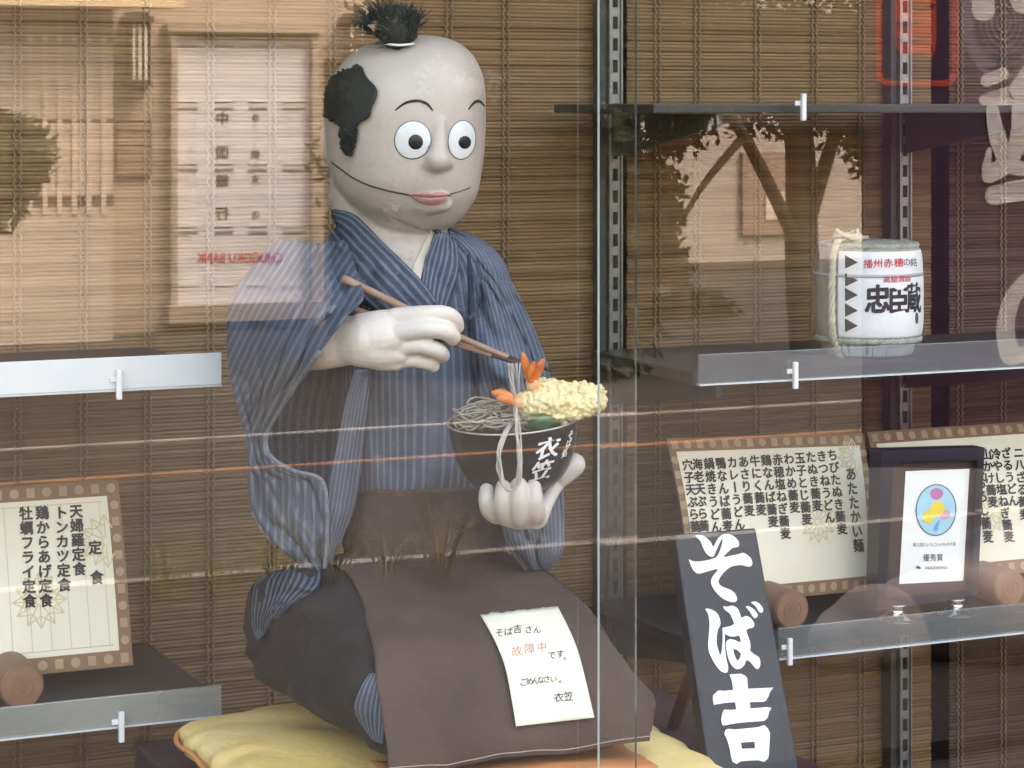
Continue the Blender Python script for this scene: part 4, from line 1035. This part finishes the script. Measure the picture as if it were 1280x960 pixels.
# tempura
m_bat = mat('tempura_batter', (.76,.56,.21), .6, .08, 45, .6, 260, col2=(.90,.80,.48)); m_tail = mat('shrimp_tail', (.70,.11,.02), .35, .35, 70, col2=(.85,.28,.06)); m_flesh = mat('shrimp_flesh', (.78,.42,.22), .5, .2, 60)
def shrimp(label, body, rad, tails, flesh):
    t = thing('tempura_shrimp', label, 'tempura shrimp', M(body[0][0], body[0][1]+rad[0], body[0][2]), 'tempura shrimps on the noodles')
    C = spline([M(*p) for p in body], 26); rs = spline([V((r,0,0)) for r in rad], 26); mb = MB(); 
    core = MB(); core.tube(C, [r.x/1000*.82 for r in rs], 16)
    rem = MB(); rem.add(core.v, core.f)
    for q in range(900):
        i = random.randrange(26); a = random.uniform(0, 2*pi); r = rs[i].x/1000
        tt = (C[min(i+1,25)]-C[max(i-1,0)]).normalized(); o1 = tt.orthogonal().normalized(); o2 = tt.cross(o1)
        p = C[i]+(o1*cos(a)+o2*sin(a))*r*random.uniform(.72,.98)+tt*random.uniform(-.003,.003); s = random.uniform(.0013,.0036)
        d = V((random.uniform(-1,1),random.uniform(-1,1),random.uniform(-1,1))).normalized(); f = d.orthogonal().normalized()
        rem.ellip(p, (d*s*1.4, f*s*.8, d.cross(f)*s), 8, 6)
    rem = remesh(rem, .0011, 1, .25); rem.build('batter', m_bat, t)
    for (a, b_, c, w) in tails:
        mb = MB(); P = spline([M(*a), M(*b_), M(*c)], 10); mb.tube(P, [w/1000*(.55+.75*sin(pi*min(1,.1+.8*i/9)))*(1 if i < 7 else (1.15-.3*(i-6))) for i in range(10)], 10)
        ax_ = (P[-1]-P[0]).normalized(); nrm = FW
        ctr = (P[0]+P[-1])/2; mb.v = [p-nrm*((p-ctr).dot(nrm))*.5 for p in mb.v]
        mb.build('tail_fin', m_tail, t)
    mb = MB(); f = flesh; mb.ellip(M(f[0],f[1],f[2]), (RT*f[3]/1000, FW*f[3]/1000, UP*f[4]/1000), 14, 10); mb.build('shrimp_flesh', m_flesh, t)
shrimp('tempura shrimp with its orange tail pointing up at the chopstick tips', [(664,486,2.69),(680,494,2.69),(705,500,2.685),(730,500,2.68),(752,497,2.675)], [12,20,21,19,13], [((664,480,2.68),(659,463,2.675),(653,440,2.67),4.2),((666,478,2.675),(671,464,2.67),(680,449,2.665),4.6),((664,477,2.67),(664,465,2.665),(668,452,2.66),4.0)], (666,480,2.675,8,9))
shrimp('lower tempura shrimp with its orange tail lying over the bowl edge', [(650,503,2.67),(668,506,2.665),(690,507,2.66),(712,508,2.66),(735,506,2.66)], [9,15,17,15,9], [((642,501,2.665),(630,494,2.665),(614,490,2.665),4.8),((642,504,2.66),(632,499,2.66),(620,497,2.66),4.0)], (650,503,2.662,9,8))

# ================================================================== MENUS, AWARD, SIGN, BARREL
m_border = mat('menu_border', (.24,.135,.075), .8, .12, 12); m_bordl = mat('menu_border_light', (.40,.27,.16), .8, .12, 20); m_motif = mat('menu_motif', (.62,.53,.33), .85, .06)
def menu(name, label, TL, TR, BR, BL, cols, motifs, rules=False, bow=.010, margins=(.032,.085,.032,.085), w=13.2, bold=.042):
    n = (TR-TL).cross(BL-TL).normalized(); n = n if n.y < 0 else -n
    t = thing(name, label, 'menu', (BL+BR)/2)
    def S(u, v, off): return TL.lerp(TR, u).lerp(BL.lerp(BR, u), v)+n*(off+bow*(sin(pi*v)-.2))
    mb = MB(); N_ = 20
    fr = [[S(i/N_, j/N_, .003) for i in range(N_+1)] for j in range(N_+1)]; bk = [[S(i/N_, j/N_, -.003) for i in range(N_+1)] for j in range(N_+1)]
    mb.grid(fr); mb.grid(bk)
    for a, b_ in (((0,0),(N_,0)),((N_,0),(N_,N_)),((N_,N_),(0,N_)),((0,N_),(0,0))):
        L = [(a[0]+(b_[0]-a[0])*i//N_, a[1]+(b_[1]-a[1])*i//N_) for i in range(N_+1)]; mb.grid([[fr[q][p] for p, q in L], [bk[q][p] for p, q in L]])
    mb.build('backing', m_border, t, smooth=False)
    ml, mt, mr_, mbm = margins
    pg = MB(); pg.grid([[S(ml+(1-ml-mr_)*i/16, mt+(1-mt-mbm)*j/16, .0038) for i in range(17)] for j in range(17)])
    pp = pg.build('paper', m_paper, t)
    wpx = (TR-TL).length; hpx = (BL-TL).length; mb = MB(); c = .021
    def tile(uc, vc, s, rnd):
        su, sv = s/wpx, s/hpx
        if rnd: P = [(uc+su*.5*cos(2*pi*i/14), vc+sv*.5*sin(2*pi*i/14)) for i in range(14)]
        else: P = [(uc-su*.42,vc-sv*.5),(uc+su*.42,vc-sv*.5),(uc+su*.42,vc+sv*.5),(uc-su*.42,vc+sv*.5)]
        mb.add([S(a, b_, .0036) for a, b_ in P], [tuple(range(len(P)))])
    nx = int(wpx/c); ny = int(hpx/c)
    for i in range(nx):
        u = (i+.5)/nx; tile(u, mt*.5, .0125, i % 2); tile(u, 1-mbm*.5, .0125, (i+1) % 2)
    for j in range(1, ny-1):
        v = (j+.5)/ny; tile(ml*.5, v, .0115, j % 2); tile(1-mr_*.5, v, .0115, j % 2)
    mb.build('border_pattern', m_bordl, t, smooth=False)
    mb = MB()
    for (uc, vc, r) in motifs:
        for q in range(12):
            a = 2*pi*q/12; b_ = 2*pi*(q+1)/12
            for r0, r1, a0, a1 in ((.12,1,a,a),(.55,1,a,b_),(.55,1,b_,a)):
                p0 = S(uc+r*r0*cos(a0)/wpx, vc+r*r0*sin(a0)/hpx, .0042); p1 = S(uc+r*r1*cos(a1)/wpx, vc+r*r1*sin(a1)/hpx, .0042)
                if not (ml < uc+r*r1*cos(a1)/wpx < 1-mr_): continue
                d = (p1-p0).normalized().cross(n)*.0009; mb.add([p0-d, p0+d, p1+d, p1-d], [(0,1,2,3)])
    if mb.v: mb.build('flower_motif', m_motif, pp, smooth=False)
    if rules:
        mb = MB()
        for i in range(12):
            u = 1-mr_-.035-i*.0735
            if u < ml+.02: break
            for dv in (0,):
                p0, p1 = S(u, mt+.03, .0043), S(u, 1-mbm-.03, .0043); q0 = V((.0005,0,0))
                L = [S(u, mt+.03+(1-mt-mbm-.06)*j/14, .0043) for j in range(15)]
                mb.grid([[p-q0 for p in L], [p+q0 for p in L]])
        for v in (mt+.03, 1-mbm-.03):
            L = [S(ml+.02+(1-ml-mr_-.04)*i/14, v, .0045) for i in range(15)]; mb.grid([[p-UP*.0005 for p in L], [p+UP*.0005 for p in L]])
        mb.build('ruled_line', m_motif, pp, smooth=False)
    bv = pg.bvh(); mp_ = lambda x, y: drape(x, y, bv, .0012)
    mb = MB()
    for tx, p0, p1 in cols: column(mb, tx, p0, p1, w, mp_, bold)
    if mb.v: mb.build('lettering', m_ink, pp, smooth=False)
    return t
q = lambda x, y: (830+x/4.923, 540+y/4.923)
TL = at(833,548,.80); BR = at(1090,737,.725); TR = at(1079,541,.80); BL = V((TL.x, BR.y, BR.z))
COLS = [('あたたかい麺',(1145,213),(1202,742)),('ちびたぬき蕎麦',(1032,103),(1100,632)),('きつねうどん',(966,110),(1024,562)),('たぬき蕎麦',(900,116),(947,490)),('玉子とじ蕎麦',(832,122),(884,574)),('わかめ蕎麦',(765,128),(808,500)),('赤穂塩ねぎ蕎麦',(695,132),(752,660)),('鶏なんば蕎麦',(625,136),(677,588)),('牛にく蕎麦',(555,140),(603,515)),('あさり蕎麦',(485,145),(530,520)),('カレーうどん',(415,148),(470,604)),('鴨なんば蕎麦',(345,152),(397,618)),('鍋焼きうどん',(273,155),(327,622)),('海老天ぷら蕎麦',(203,160),(258,690)),('穴子天ぷら蕎麦',(140,164),(208,695))]
menu('paper_menu', 'cream warm noodle menu with fifteen columns standing behind the black sign', TL, TR, BR, BL, [(a, q(*b_), q(*c)) for a, b_, c in COLS], [(.70,.56,.032),(.93,.16,.03),(.2,.9,.03)], bow=.012)
q = lambda x, y: (1080+x/4, 540+y/4)
TL2 = at(1084,540,.80); TL2.x = TR.x+.006; w_ = .335; BR2 = V((TL2.x+w_, .725, BR.z+.004)); TR2 = V((TL2.x+w_, TL2.y, TL2.z))
COLS = [('ニ八ざる蕎麦',(770,72),(806,440)),('ざるうどん',(706,76),(752,372)),('冷やし塩ねぎ蕎麦',(655,80),(730,552)),('山かけ蕎麦',(608,82),(648,378)),('辛味おろし蕎麦',(562,86),(624,556))]
menu('paper_menu', 'cream cold noodle menu half hidden behind the framed award', TL2, TR2, BR2, V((TL2.x, .725, BR2.z)), [(a, q(*b_), q(*c)) for a, b_, c in COLS], [(.55,.6,.032)], w=13)
q = lambda x, y: (x/2.526, 480+y/2.526)
TR3 = at(147,600,.80); BR3 = at(152,833,.725); TL3 = TR3-V((.34,0,0)); TL3.z = TR3.z; BL3 = V((TL3.x, BR3.y, BR3.z)); BR3.x = TR3.x
COLS = [('定\u3000食',(299,492),(307,634)),('天婦羅定食',(239,378),(252,606)),('トンカツ定食',(192,383),(204,656)),('鶏からあげ定食',(132,383),(147,706)),('牡蠣フライ定食',(81,385),(95,708))]
menu('paper_menu', 'cream ruled set meal menu standing on the pale fronted shelf', TL3, TR3, BR3, BL3, [(a, q(*b_), q(*c)) for a, b_, c in COLS], [(.93,.33,.035),(.66,.62,.035)], rules=True, bow=.004, w=17, bold=.045, margins=(.052,.085,.05,.085))
# log stands
m_logend = mat('log_end', (.20,.115,.075), .7, .2, 30, .2, 80)
for (px, py, lab) in ((991,760,'round wooden log stand holding up the warm noodle menu'), (1263,748,'round wooden log stand beside the framed award'), (28,866,'round wooden log stand under the set meal menu')):
    c = at(px, py, .655); r = .0285; c.z = .8505+r; mb = MB()
    mb.tube([c, c+V((0,.0035,0)), c+V((0,.006,0)), c+V((0,.15,0)), c+V((0,.153,0))], [r*.9,r*.98,r,r,r*.95], 32)
    t = mb.build('log_stand', m_wood); bev(t, .001); tag(t, lab, 'log stand', 'wooden log stands on the shelves')
    mb = MB()
    for rr in (.93,.5,.2): mb.tube([c+V((rr*r*.95*cos(2*pi*i/28), -.0004, rr*r*.95*sin(2*pi*i/28))) for i in range(29)], .0005, 4, cap=False)
    mb.build('growth_ring', m_logend, t)
# framed award
aw = thing('framed_award', 'dark wooden frame with a white certificate and blue oval picture', 'picture frame', at(1160,760,.66))
ya = .650
def A(px, py, off=0.0): return at(px, py, ya-off)
mb = MB(); F = [(1102,563),(1231,559.5),(1222,744),(1096,764)]; I = [(1117,578),(1222,575),(1213,737),(1108,748)]
f0 = [A(*p, .010) for p in F]; fb = [p+V((0,.030,0)) for p in f0]; i0 = [A(*p, .010) for p in I]; ib = [A(*p, -.003) for p in I]
for a in range(4):
    b_ = (a+1) % 4
    mb.add([f0[a],f0[b_],i0[b_],i0[a]], [(0,1,2,3)]); mb.add([i0[a],i0[b_],ib[b_],ib[a]], [(0,1,2,3)]); mb.add([f0[a],f0[b_],fb[b_],fb[a]], [(3,2,1,0)])
mb.add(fb, [(0,1,2,3)]); mb.build('frame', mat('frame_navy', (.012,.013,.024), .3, .15, 20), aw, smooth=False)
mb = MB(); mb.add([A(*p, -.002) for p in I], [(0,1,2,3)]); mb.build('mount', mat('mount_brown', (.055,.03,.024), .6, .12, 12), aw, smooth=False)
cp = [A(*p, -.0005) for p in ((1132,589),(1212,586),(1204,726),(1124,730))]; mb = MB(); mb.add(cp, [(0,1,2,3)]); cert = mb.build('certificate', mat('cert_white', (.80,.81,.76), .6, .02), aw, smooth=False)
mb = MB(); ec = (1170,637.5)
def el2(rx, ry, ox=0, oy=0, n=48): return [(ec[0]+ox+rx*cos(2*pi*i/n)+.10*-ry*sin(2*pi*i/n)*.2, ec[1]+oy+ry*sin(2*pi*i/n)) for i in range(n)]
poly_px(mb, [el2(25.6,32.5)], lambda x, y: A(x, y, .0002), 0); poly_px(mb, [el2(24,31)], lambda x, y: A(x, y, .0006), 1)
blob = lambda cx, cy, r, s: smooth_loop([(cx+r*(1+.32*noise.noise(V((i*1.7,s,0))))*cos(2*pi*i/11), cy+r*.95*(1+.32*noise.noise(V((i*1.7,s,5))))*sin(2*pi*i/11)) for i in range(11)], 3)
poly_px(mb, [blob(1171,617,8,1)], lambda x, y: A(x, y, .001), 2); poly_px(mb, [blob(1181,643,7,2)], lambda x, y: A(x, y, .001), 4); poly_px(mb, [blob(1172,636,9.5,3)], lambda x, y: A(x, y, .0013), 3); poly_px(mb, [blob(1161,646,8,4)], lambda x, y: A(x, y, .0016), 3); poly_px(mb, [smooth_loop([(1172,652),(1175,650),(1173,658),(1172,663),(1168,664),(1167,660)], 3)], lambda x, y: A(x, y, .0013), 5)
mb.build('oval_picture', [mat('oval_rim', (.07,.13,.17), .6, .05), mat('oval_sky', (.33,.60,.70), .6, .05), mat('patch_pink', (.50,.16,.36), .6, .1), mat('patch_yellow', (.80,.60,.05), .6, .08), mat('patch_rose', (.62,.32,.40), .6, .1), mat('patch_blue', (.12,.35,.62), .6, .1)], cert, smooth=False)
mb = MB(); mpa = lambda x, y: A(x, y, .0006)
def line(text, x0, x1, y, s, b=.0):
    for i, ch in enumerate(text): put(mb, ch, x0+(x1-x0)*(i+.5)/len(text), y-(x1-x0)*(i/len(text))*.02, s, s*1.2, mpa, b)
line('第九回ひょうごいいもの大賞', 1141, 1195, 681, 4.4); line('優秀賞', 1154, 1179, 697, 8, .01); line('兵庫県産業振興協会', 1156, 1185, 710, 3.4)
stroke(mb, [(1147,709),(1150,710)], [1.8,1.2], mpa)
mb.build('lettering', mat('cert_ink', (.06,.06,.07), .7, .1), cert, smooth=False)
m_chrome = mat('polished_metal', (.75,.74,.70), .12, .05, metal=1.0)
for (px, py, lab) in ((1120,768,'shiny metal foot under the near corner of the framed award'), (1195,763,'shiny metal foot under the certificate side of the framed award')):
    c = at(px, py, .648); c.z = .8506; mb = MB(); pr = spline([V((a,b,0)) for a, b in ((.1,0),(17,0),(17.5,2),(13,6),(8,11),(7.5,15),(9.5,18),(9,20),(.1,21))], 40)
    mb.grid([[c+V((p.x*.0015*cos(2*pi*i/32), p.x*.0015*sin(2*pi*i/32), p.y*.0012)) for i in range(32)] for p in pr], closed=True)
    tag(mb.build('metal_foot', m_chrome), lab, 'frame foot', 'metal feet of the framed award')
# black sign board
sg = thing('sign_board', 'tall black wooden sign with three large white brush characters, leaning', 'sign', (at(892,1003,.10)+at(1006,1000,.10))/2)
q4 = [at(843,667,.27), at(945,659,.27), at(1006,1001,.10), at(892,1004,.10)]
n = (q4[1]-q4[0]).cross(q4[3]-q4[0]).normalized(); n = n if n.y < 0 else -n
mb = MB(); mb.hexa([q4[3], q4[2], q4[2]-n*.022, q4[3]-n*.022, q4[0], q4[1], q4[1]-n*.022, q4[0]-n*.022])
bo = mb.build('board', mat('sign_black', (.016,.018,.020), .5, .35, 14, .25, 90, stretch=(1,1,.35)), sg, smooth=False); bev(bo, .003)
sb = BVHTree.FromPolygons([tuple(p) for p in q4], [(0,1,2,3)]); mps = lambda x, y: drape(x, y, sb, .0012)
a_ = lambda P: [(850+x/9.6, 660+y/9.6) for x, y in P]; b9 = lambda P: [(870+x/9.6, 745+y/9.6) for x, y in P]; c7 = lambda P: [(870+x/7.683, 835+y/7.683) for x, y in P]
mb = MB()
poly_px(mb, [smooth_loop(a_([(180,90),(265,88),(330,130),(375,180),(402,225),(440,150),(480,100),(545,70),(610,80),(670,120),(708,170),(705,215),(690,230),(640,235),(590,275),(520,348),(620,330),(710,312),(755,296),(810,325),(855,370),(868,430),(845,460),(800,460),(740,445),(640,455),(580,485),(520,540),(470,610),(465,660),(510,705),(600,740),(660,785),(684,850),(665,886),(600,885),(520,850),(440,780),(385,700),(373,630),(400,570),(460,492),(350,515),(240,546),(190,535),(150,490),(125,430),(106,375),(145,395),(200,403),(300,392),(390,370),(450,335),(490,240),(512,140),(500,135),(470,190),(430,280),(405,335),(378,346),(330,320),(300,280),(270,220),(240,150)]), 2)], mps)
poly_px(mb, [smooth_loop(b9([(110,158),(150,152),(220,180),(270,230),(293,310),(290,350),(265,400),(250,480),(248,570),(265,640),(295,710),(315,600),(320,480),(322,385),(345,460),(346,560),(352,660),(370,780),(388,860),(375,915),(340,920),(290,895),(230,820),(175,720),(148,640),(148,520),(160,400),(160,300),(140,200)]), 2)], mps)
poly_px(mb, [smooth_loop(b9([(325,122),(370,130),(430,115),(490,140),(520,190),(535,235),(550,260),(600,238),(650,260),(690,310),(700,350),(680,380),(640,388),(605,410),(620,470),(645,540),(655,610),(650,655),(700,700),(755,735),(772,790),(765,850),(735,878),(700,850),(650,790),(605,770),(580,830),(530,872),(480,875),(435,840),(395,770),(370,670),(358,580),(370,540),(410,518),(470,530),(535,556),(520,480),(490,480),(430,488),(375,470),(345,450),(320,420),(322,380),(390,368),(455,335),(430,260),(400,205),(350,170)]), 2), smooth_loop(b9([(445,632),(540,690),(495,780)]), 2)[::-1]], mps)
poly_px(mb, [smooth_loop(b9([(597,128),(640,125),(700,165),(738,215),(735,250),(708,268),(680,245),(645,185)]), 2)], mps)
poly_px(mb, [smooth_loop(b9([(660,80),(710,65),(765,95),(803,150),(803,185),(780,203),(750,180),(710,115)]), 2)], mps)
poly_px(mb, [c7([(322,62),(380,58),(430,55),(470,72),(492,98),(495,150),(500,200),(600,194),(742,188),(710,230),(695,275),(668,318),(640,325),(516,328),(522,388),(610,382),(680,375),(725,383),(700,425),(690,475),(655,508),(560,515),(430,525),(330,540),(270,552),(250,545),(242,490),(255,430),(270,400),(330,402),(388,398),(376,328),(280,335),(200,348),(172,354),(162,300),(165,262),(215,216),(280,220),(357,210),(350,150),(338,100)])], mps)
poly_px(mb, [c7([(300,584),(380,590),(500,578),(600,568),(655,548),(690,580),(710,625),(706,720),(700,830),(690,870),(655,900),(600,886),(520,888),(430,896),(390,922),(350,900),(336,850),(325,780),(300,690),(272,632),(280,605)]), c7([(430,716),(440,776),(568,772),(562,708)])], mps)
mb.build('lettering', m_white, sg, smooth=False)
mb = MB(); tp = (q4[0]+q4[1])/2-n*.023; lo = tp.lerp((q4[2]+q4[3])/2, .25)-n*.012; ft = V((lo.x+.03, .42, .801)); mb.tube([lo, ft], .008, 8); mb.build('prop_leg', m_wood, sg)
# sake barrel
br = thing('sake_barrel', 'small straw wrapped sake barrel with white label and black lettering', 'barrel', at(1090,442,.73))
bc = at(1085,442,.73); bz = bc.z; bc = V((bc.x, bc.y, bz)); Rb = .0800
D_ = (bc-CAM).dot(FW); mpp = D_/3000
Hb = 142*mpp; pf = [(.70,0),(.80,.01),(.84,.06),(.86,.10),(.955,.17),(.995,.28),(1.0,.45),(1.0,.62),(.985,.76),(.985,.80),(.96,.90),(.90,.955),(.80,.985),(.55,1.0),(.01,1.0)]
def barrel(n=120, scale=1.0, a0=0, a1=2*pi, z0=0, z1=1, bumps=.0):
    P = spline([V((a,b,0)) for a, b in pf], 70); P = [p for p in P if z0 <= p.y <= z1]; rows = []
    full = abs(a1-a0-2*pi) < 1e-6
    for p in P:
        r = []
        for i in range(n+ (0 if full else 1)):
            a = a0+(a1-a0)*i/n; d = RT*cos(a)+FW*sin(a); w = bumps*(noise.noise(V((a*14, p.y*5, 1)))+.5*noise.noise(V((a*40,p.y*9,2))))
            r.append(bc+d*(p.x*Rb*scale+w)+UP*p.y*Hb)
        rows.append(r)
    return rows, full
rows, f = barrel(bumps=.0016); mb = MB(); mb.grid(rows, closed=True); mb.build('straw_wrap', mat('straw', (.33,.31,.24), .9, .25, 40, .6, 160, stretch=(1,1,.25)), br)
la0, la1 = radians(-131), radians(8)
rows, f = barrel(90, 1.012, la0, la1, .165, .93); lm = MB(); lm.grid(rows); solid(lm.build('label', mat('label_white', (.78,.79,.78), .6, .05, 20, .3, 60), br), .001)
rows, f = barrel(90, 1.008, radians(-131), radians(8), .0, .125); mb = MB(); mb.grid(rows); mb.build('label_foot', mat('label_foot', (.74,.76,.74), .7, .08), br)
lbv = lm.bvh(); mpl = lambda x, y: drape(x, y, lbv, .0016)
lp = lambda x, y: (990+x/5.333, 280+y/5.333)
lab = bpy.data.objects[[o.name for o in br.children if o.name.startswith('label')][0]]
mb = MB()
for ch, x, y, w_, h_ in (('忠',572,500,180,200),('臣',712,508,150,190),('蔵',815,490,100,205)):
    a, b_ = lp(x, y); put(mb, ch, a, b_, w_/5.333, h_/5.333, mpl, .042, (1,-.05), (0,1))
for yc in (252,372,470,573,675):
    poly_px(mb, [[lp(352,yc-46), lp(440,yc+4), lp(354,yc+46)]], mpl)
mb.build('black_lettering', mat('label_ink', (.018,.018,.024), .6, .1), lab, smooth=False)
mb = MB()
for ch, x, y in (('播',508,265),('州',574,262),('赤',642,260),('穂',712,257)): a, b_ = lp(x, y); put(mb, ch, a, b_, 66/5.333, 62/5.333, mpl, .015, (1,-.04), (0,1))
for ch, x, y in (('高',632,370),('級',682,368),('清',728,366),('酒',770,363)): a, b_ = lp(x, y); put(mb, ch, a, b_, 48/5.333, 48/5.333, mpl, .012, (1,-.04), (0,1))
mb.build('red_lettering', m_redink, lab, smooth=False)
mb = MB()
for ch, x, y, w_ in (('の',766,253,52),('銘',812,254,48)): a, b_ = lp(x, y); put(mb, ch, a, b_, w_/5.333, 58/5.333, mpl, .01, (1,-.04), (0,1))
poly_px(mb, [[lp(832+11*cos(2*pi*i/18), 628+40*sin(2*pi*i/18)) for i in range(18)]], mpl)
mb.build('grey_lettering', mat('label_grey_ink', (.10,.085,.075), .6, .1), lab, smooth=False)
def hoop(zf, r, nm, m, off=0.0, strands=1, a0=0, a1=2*pi):
    rr = [p for p in spline([V((a,b,0)) for a, b in pf], 200)]; x = min(rr, key=lambda p: abs(p.y-zf)).x; mb = MB()
    for s in range(strands):
        pts = []
        for i in range(241):
            a = a0+(a1-a0)*i/240; tw = (a*18+2*pi*s/strands); k_ = r*.55 if strands > 1 else 0
            pts.append(bc+(RT*cos(a)+FW*sin(a))*(x*Rb+off+k_*cos(tw))+UP*(zf*Hb+k_*sin(tw)))
        mb.tube(pts, r*(.75 if strands > 1 else 1), 6, cap=False)
    mb.build(nm, m, br)
m_rope = mat('straw_rope', (.52,.49,.36), .9, .2, 80, .5, 300); m_roped = mat('straw_rope_grey', (.36,.38,.32), .9, .2, 80, .5, 300)
hoop(.145, .0042, 'rope_ring', m_roped, .0, 3); hoop(.962, .0035, 'rope_ring', m_roped, 0, 3)
rows, f = barrel(120, 1.02, 0, 2*pi, .685, .735); mb = MB(); mb.grid(rows, closed=True); solid(mb.build('paper_band', mat('band_grey', (.42,.41,.41), .8, .1), br), .001)
# rope over the side
mb = MB(); aa = radians(-136); d = RT*cos(aa)+FW*sin(aa); P = spline([V((a,b,0)) for a, b in pf], 90)
for s in range(3):
    pts = []
    for i, p in enumerate(P):
        tw = i*.55+2*pi*s/3; tz = RT*cos(aa+pi/2)+FW*sin(aa+pi/2)
        pts.append(bc+d*(max(p.x,.0)*Rb*1.02+.004+.0028*cos(tw))+tz*.0028*sin(tw)+UP*(p.y*Hb+(.004 if p.y > .97 else 0)))
    mb.tube(pts, .0031, 6)
mb.build('side_rope', m_rope, br)
mb = MB()
for s in range(3):
    pts = [bc+UP*(Hb+.006)+d*(Rb*.62)+V((.018*cos(t)+.003*cos(t*3+s*2), .014*sin(t)+.003*sin(t*3+s*2), .004*sin(2*t+s)+.003*s)) for t in [2*pi*i/40 for i in range(41)]]
    mb.tube(pts, .0034, 6)
mb.build('rope_knot', m_rope, br)
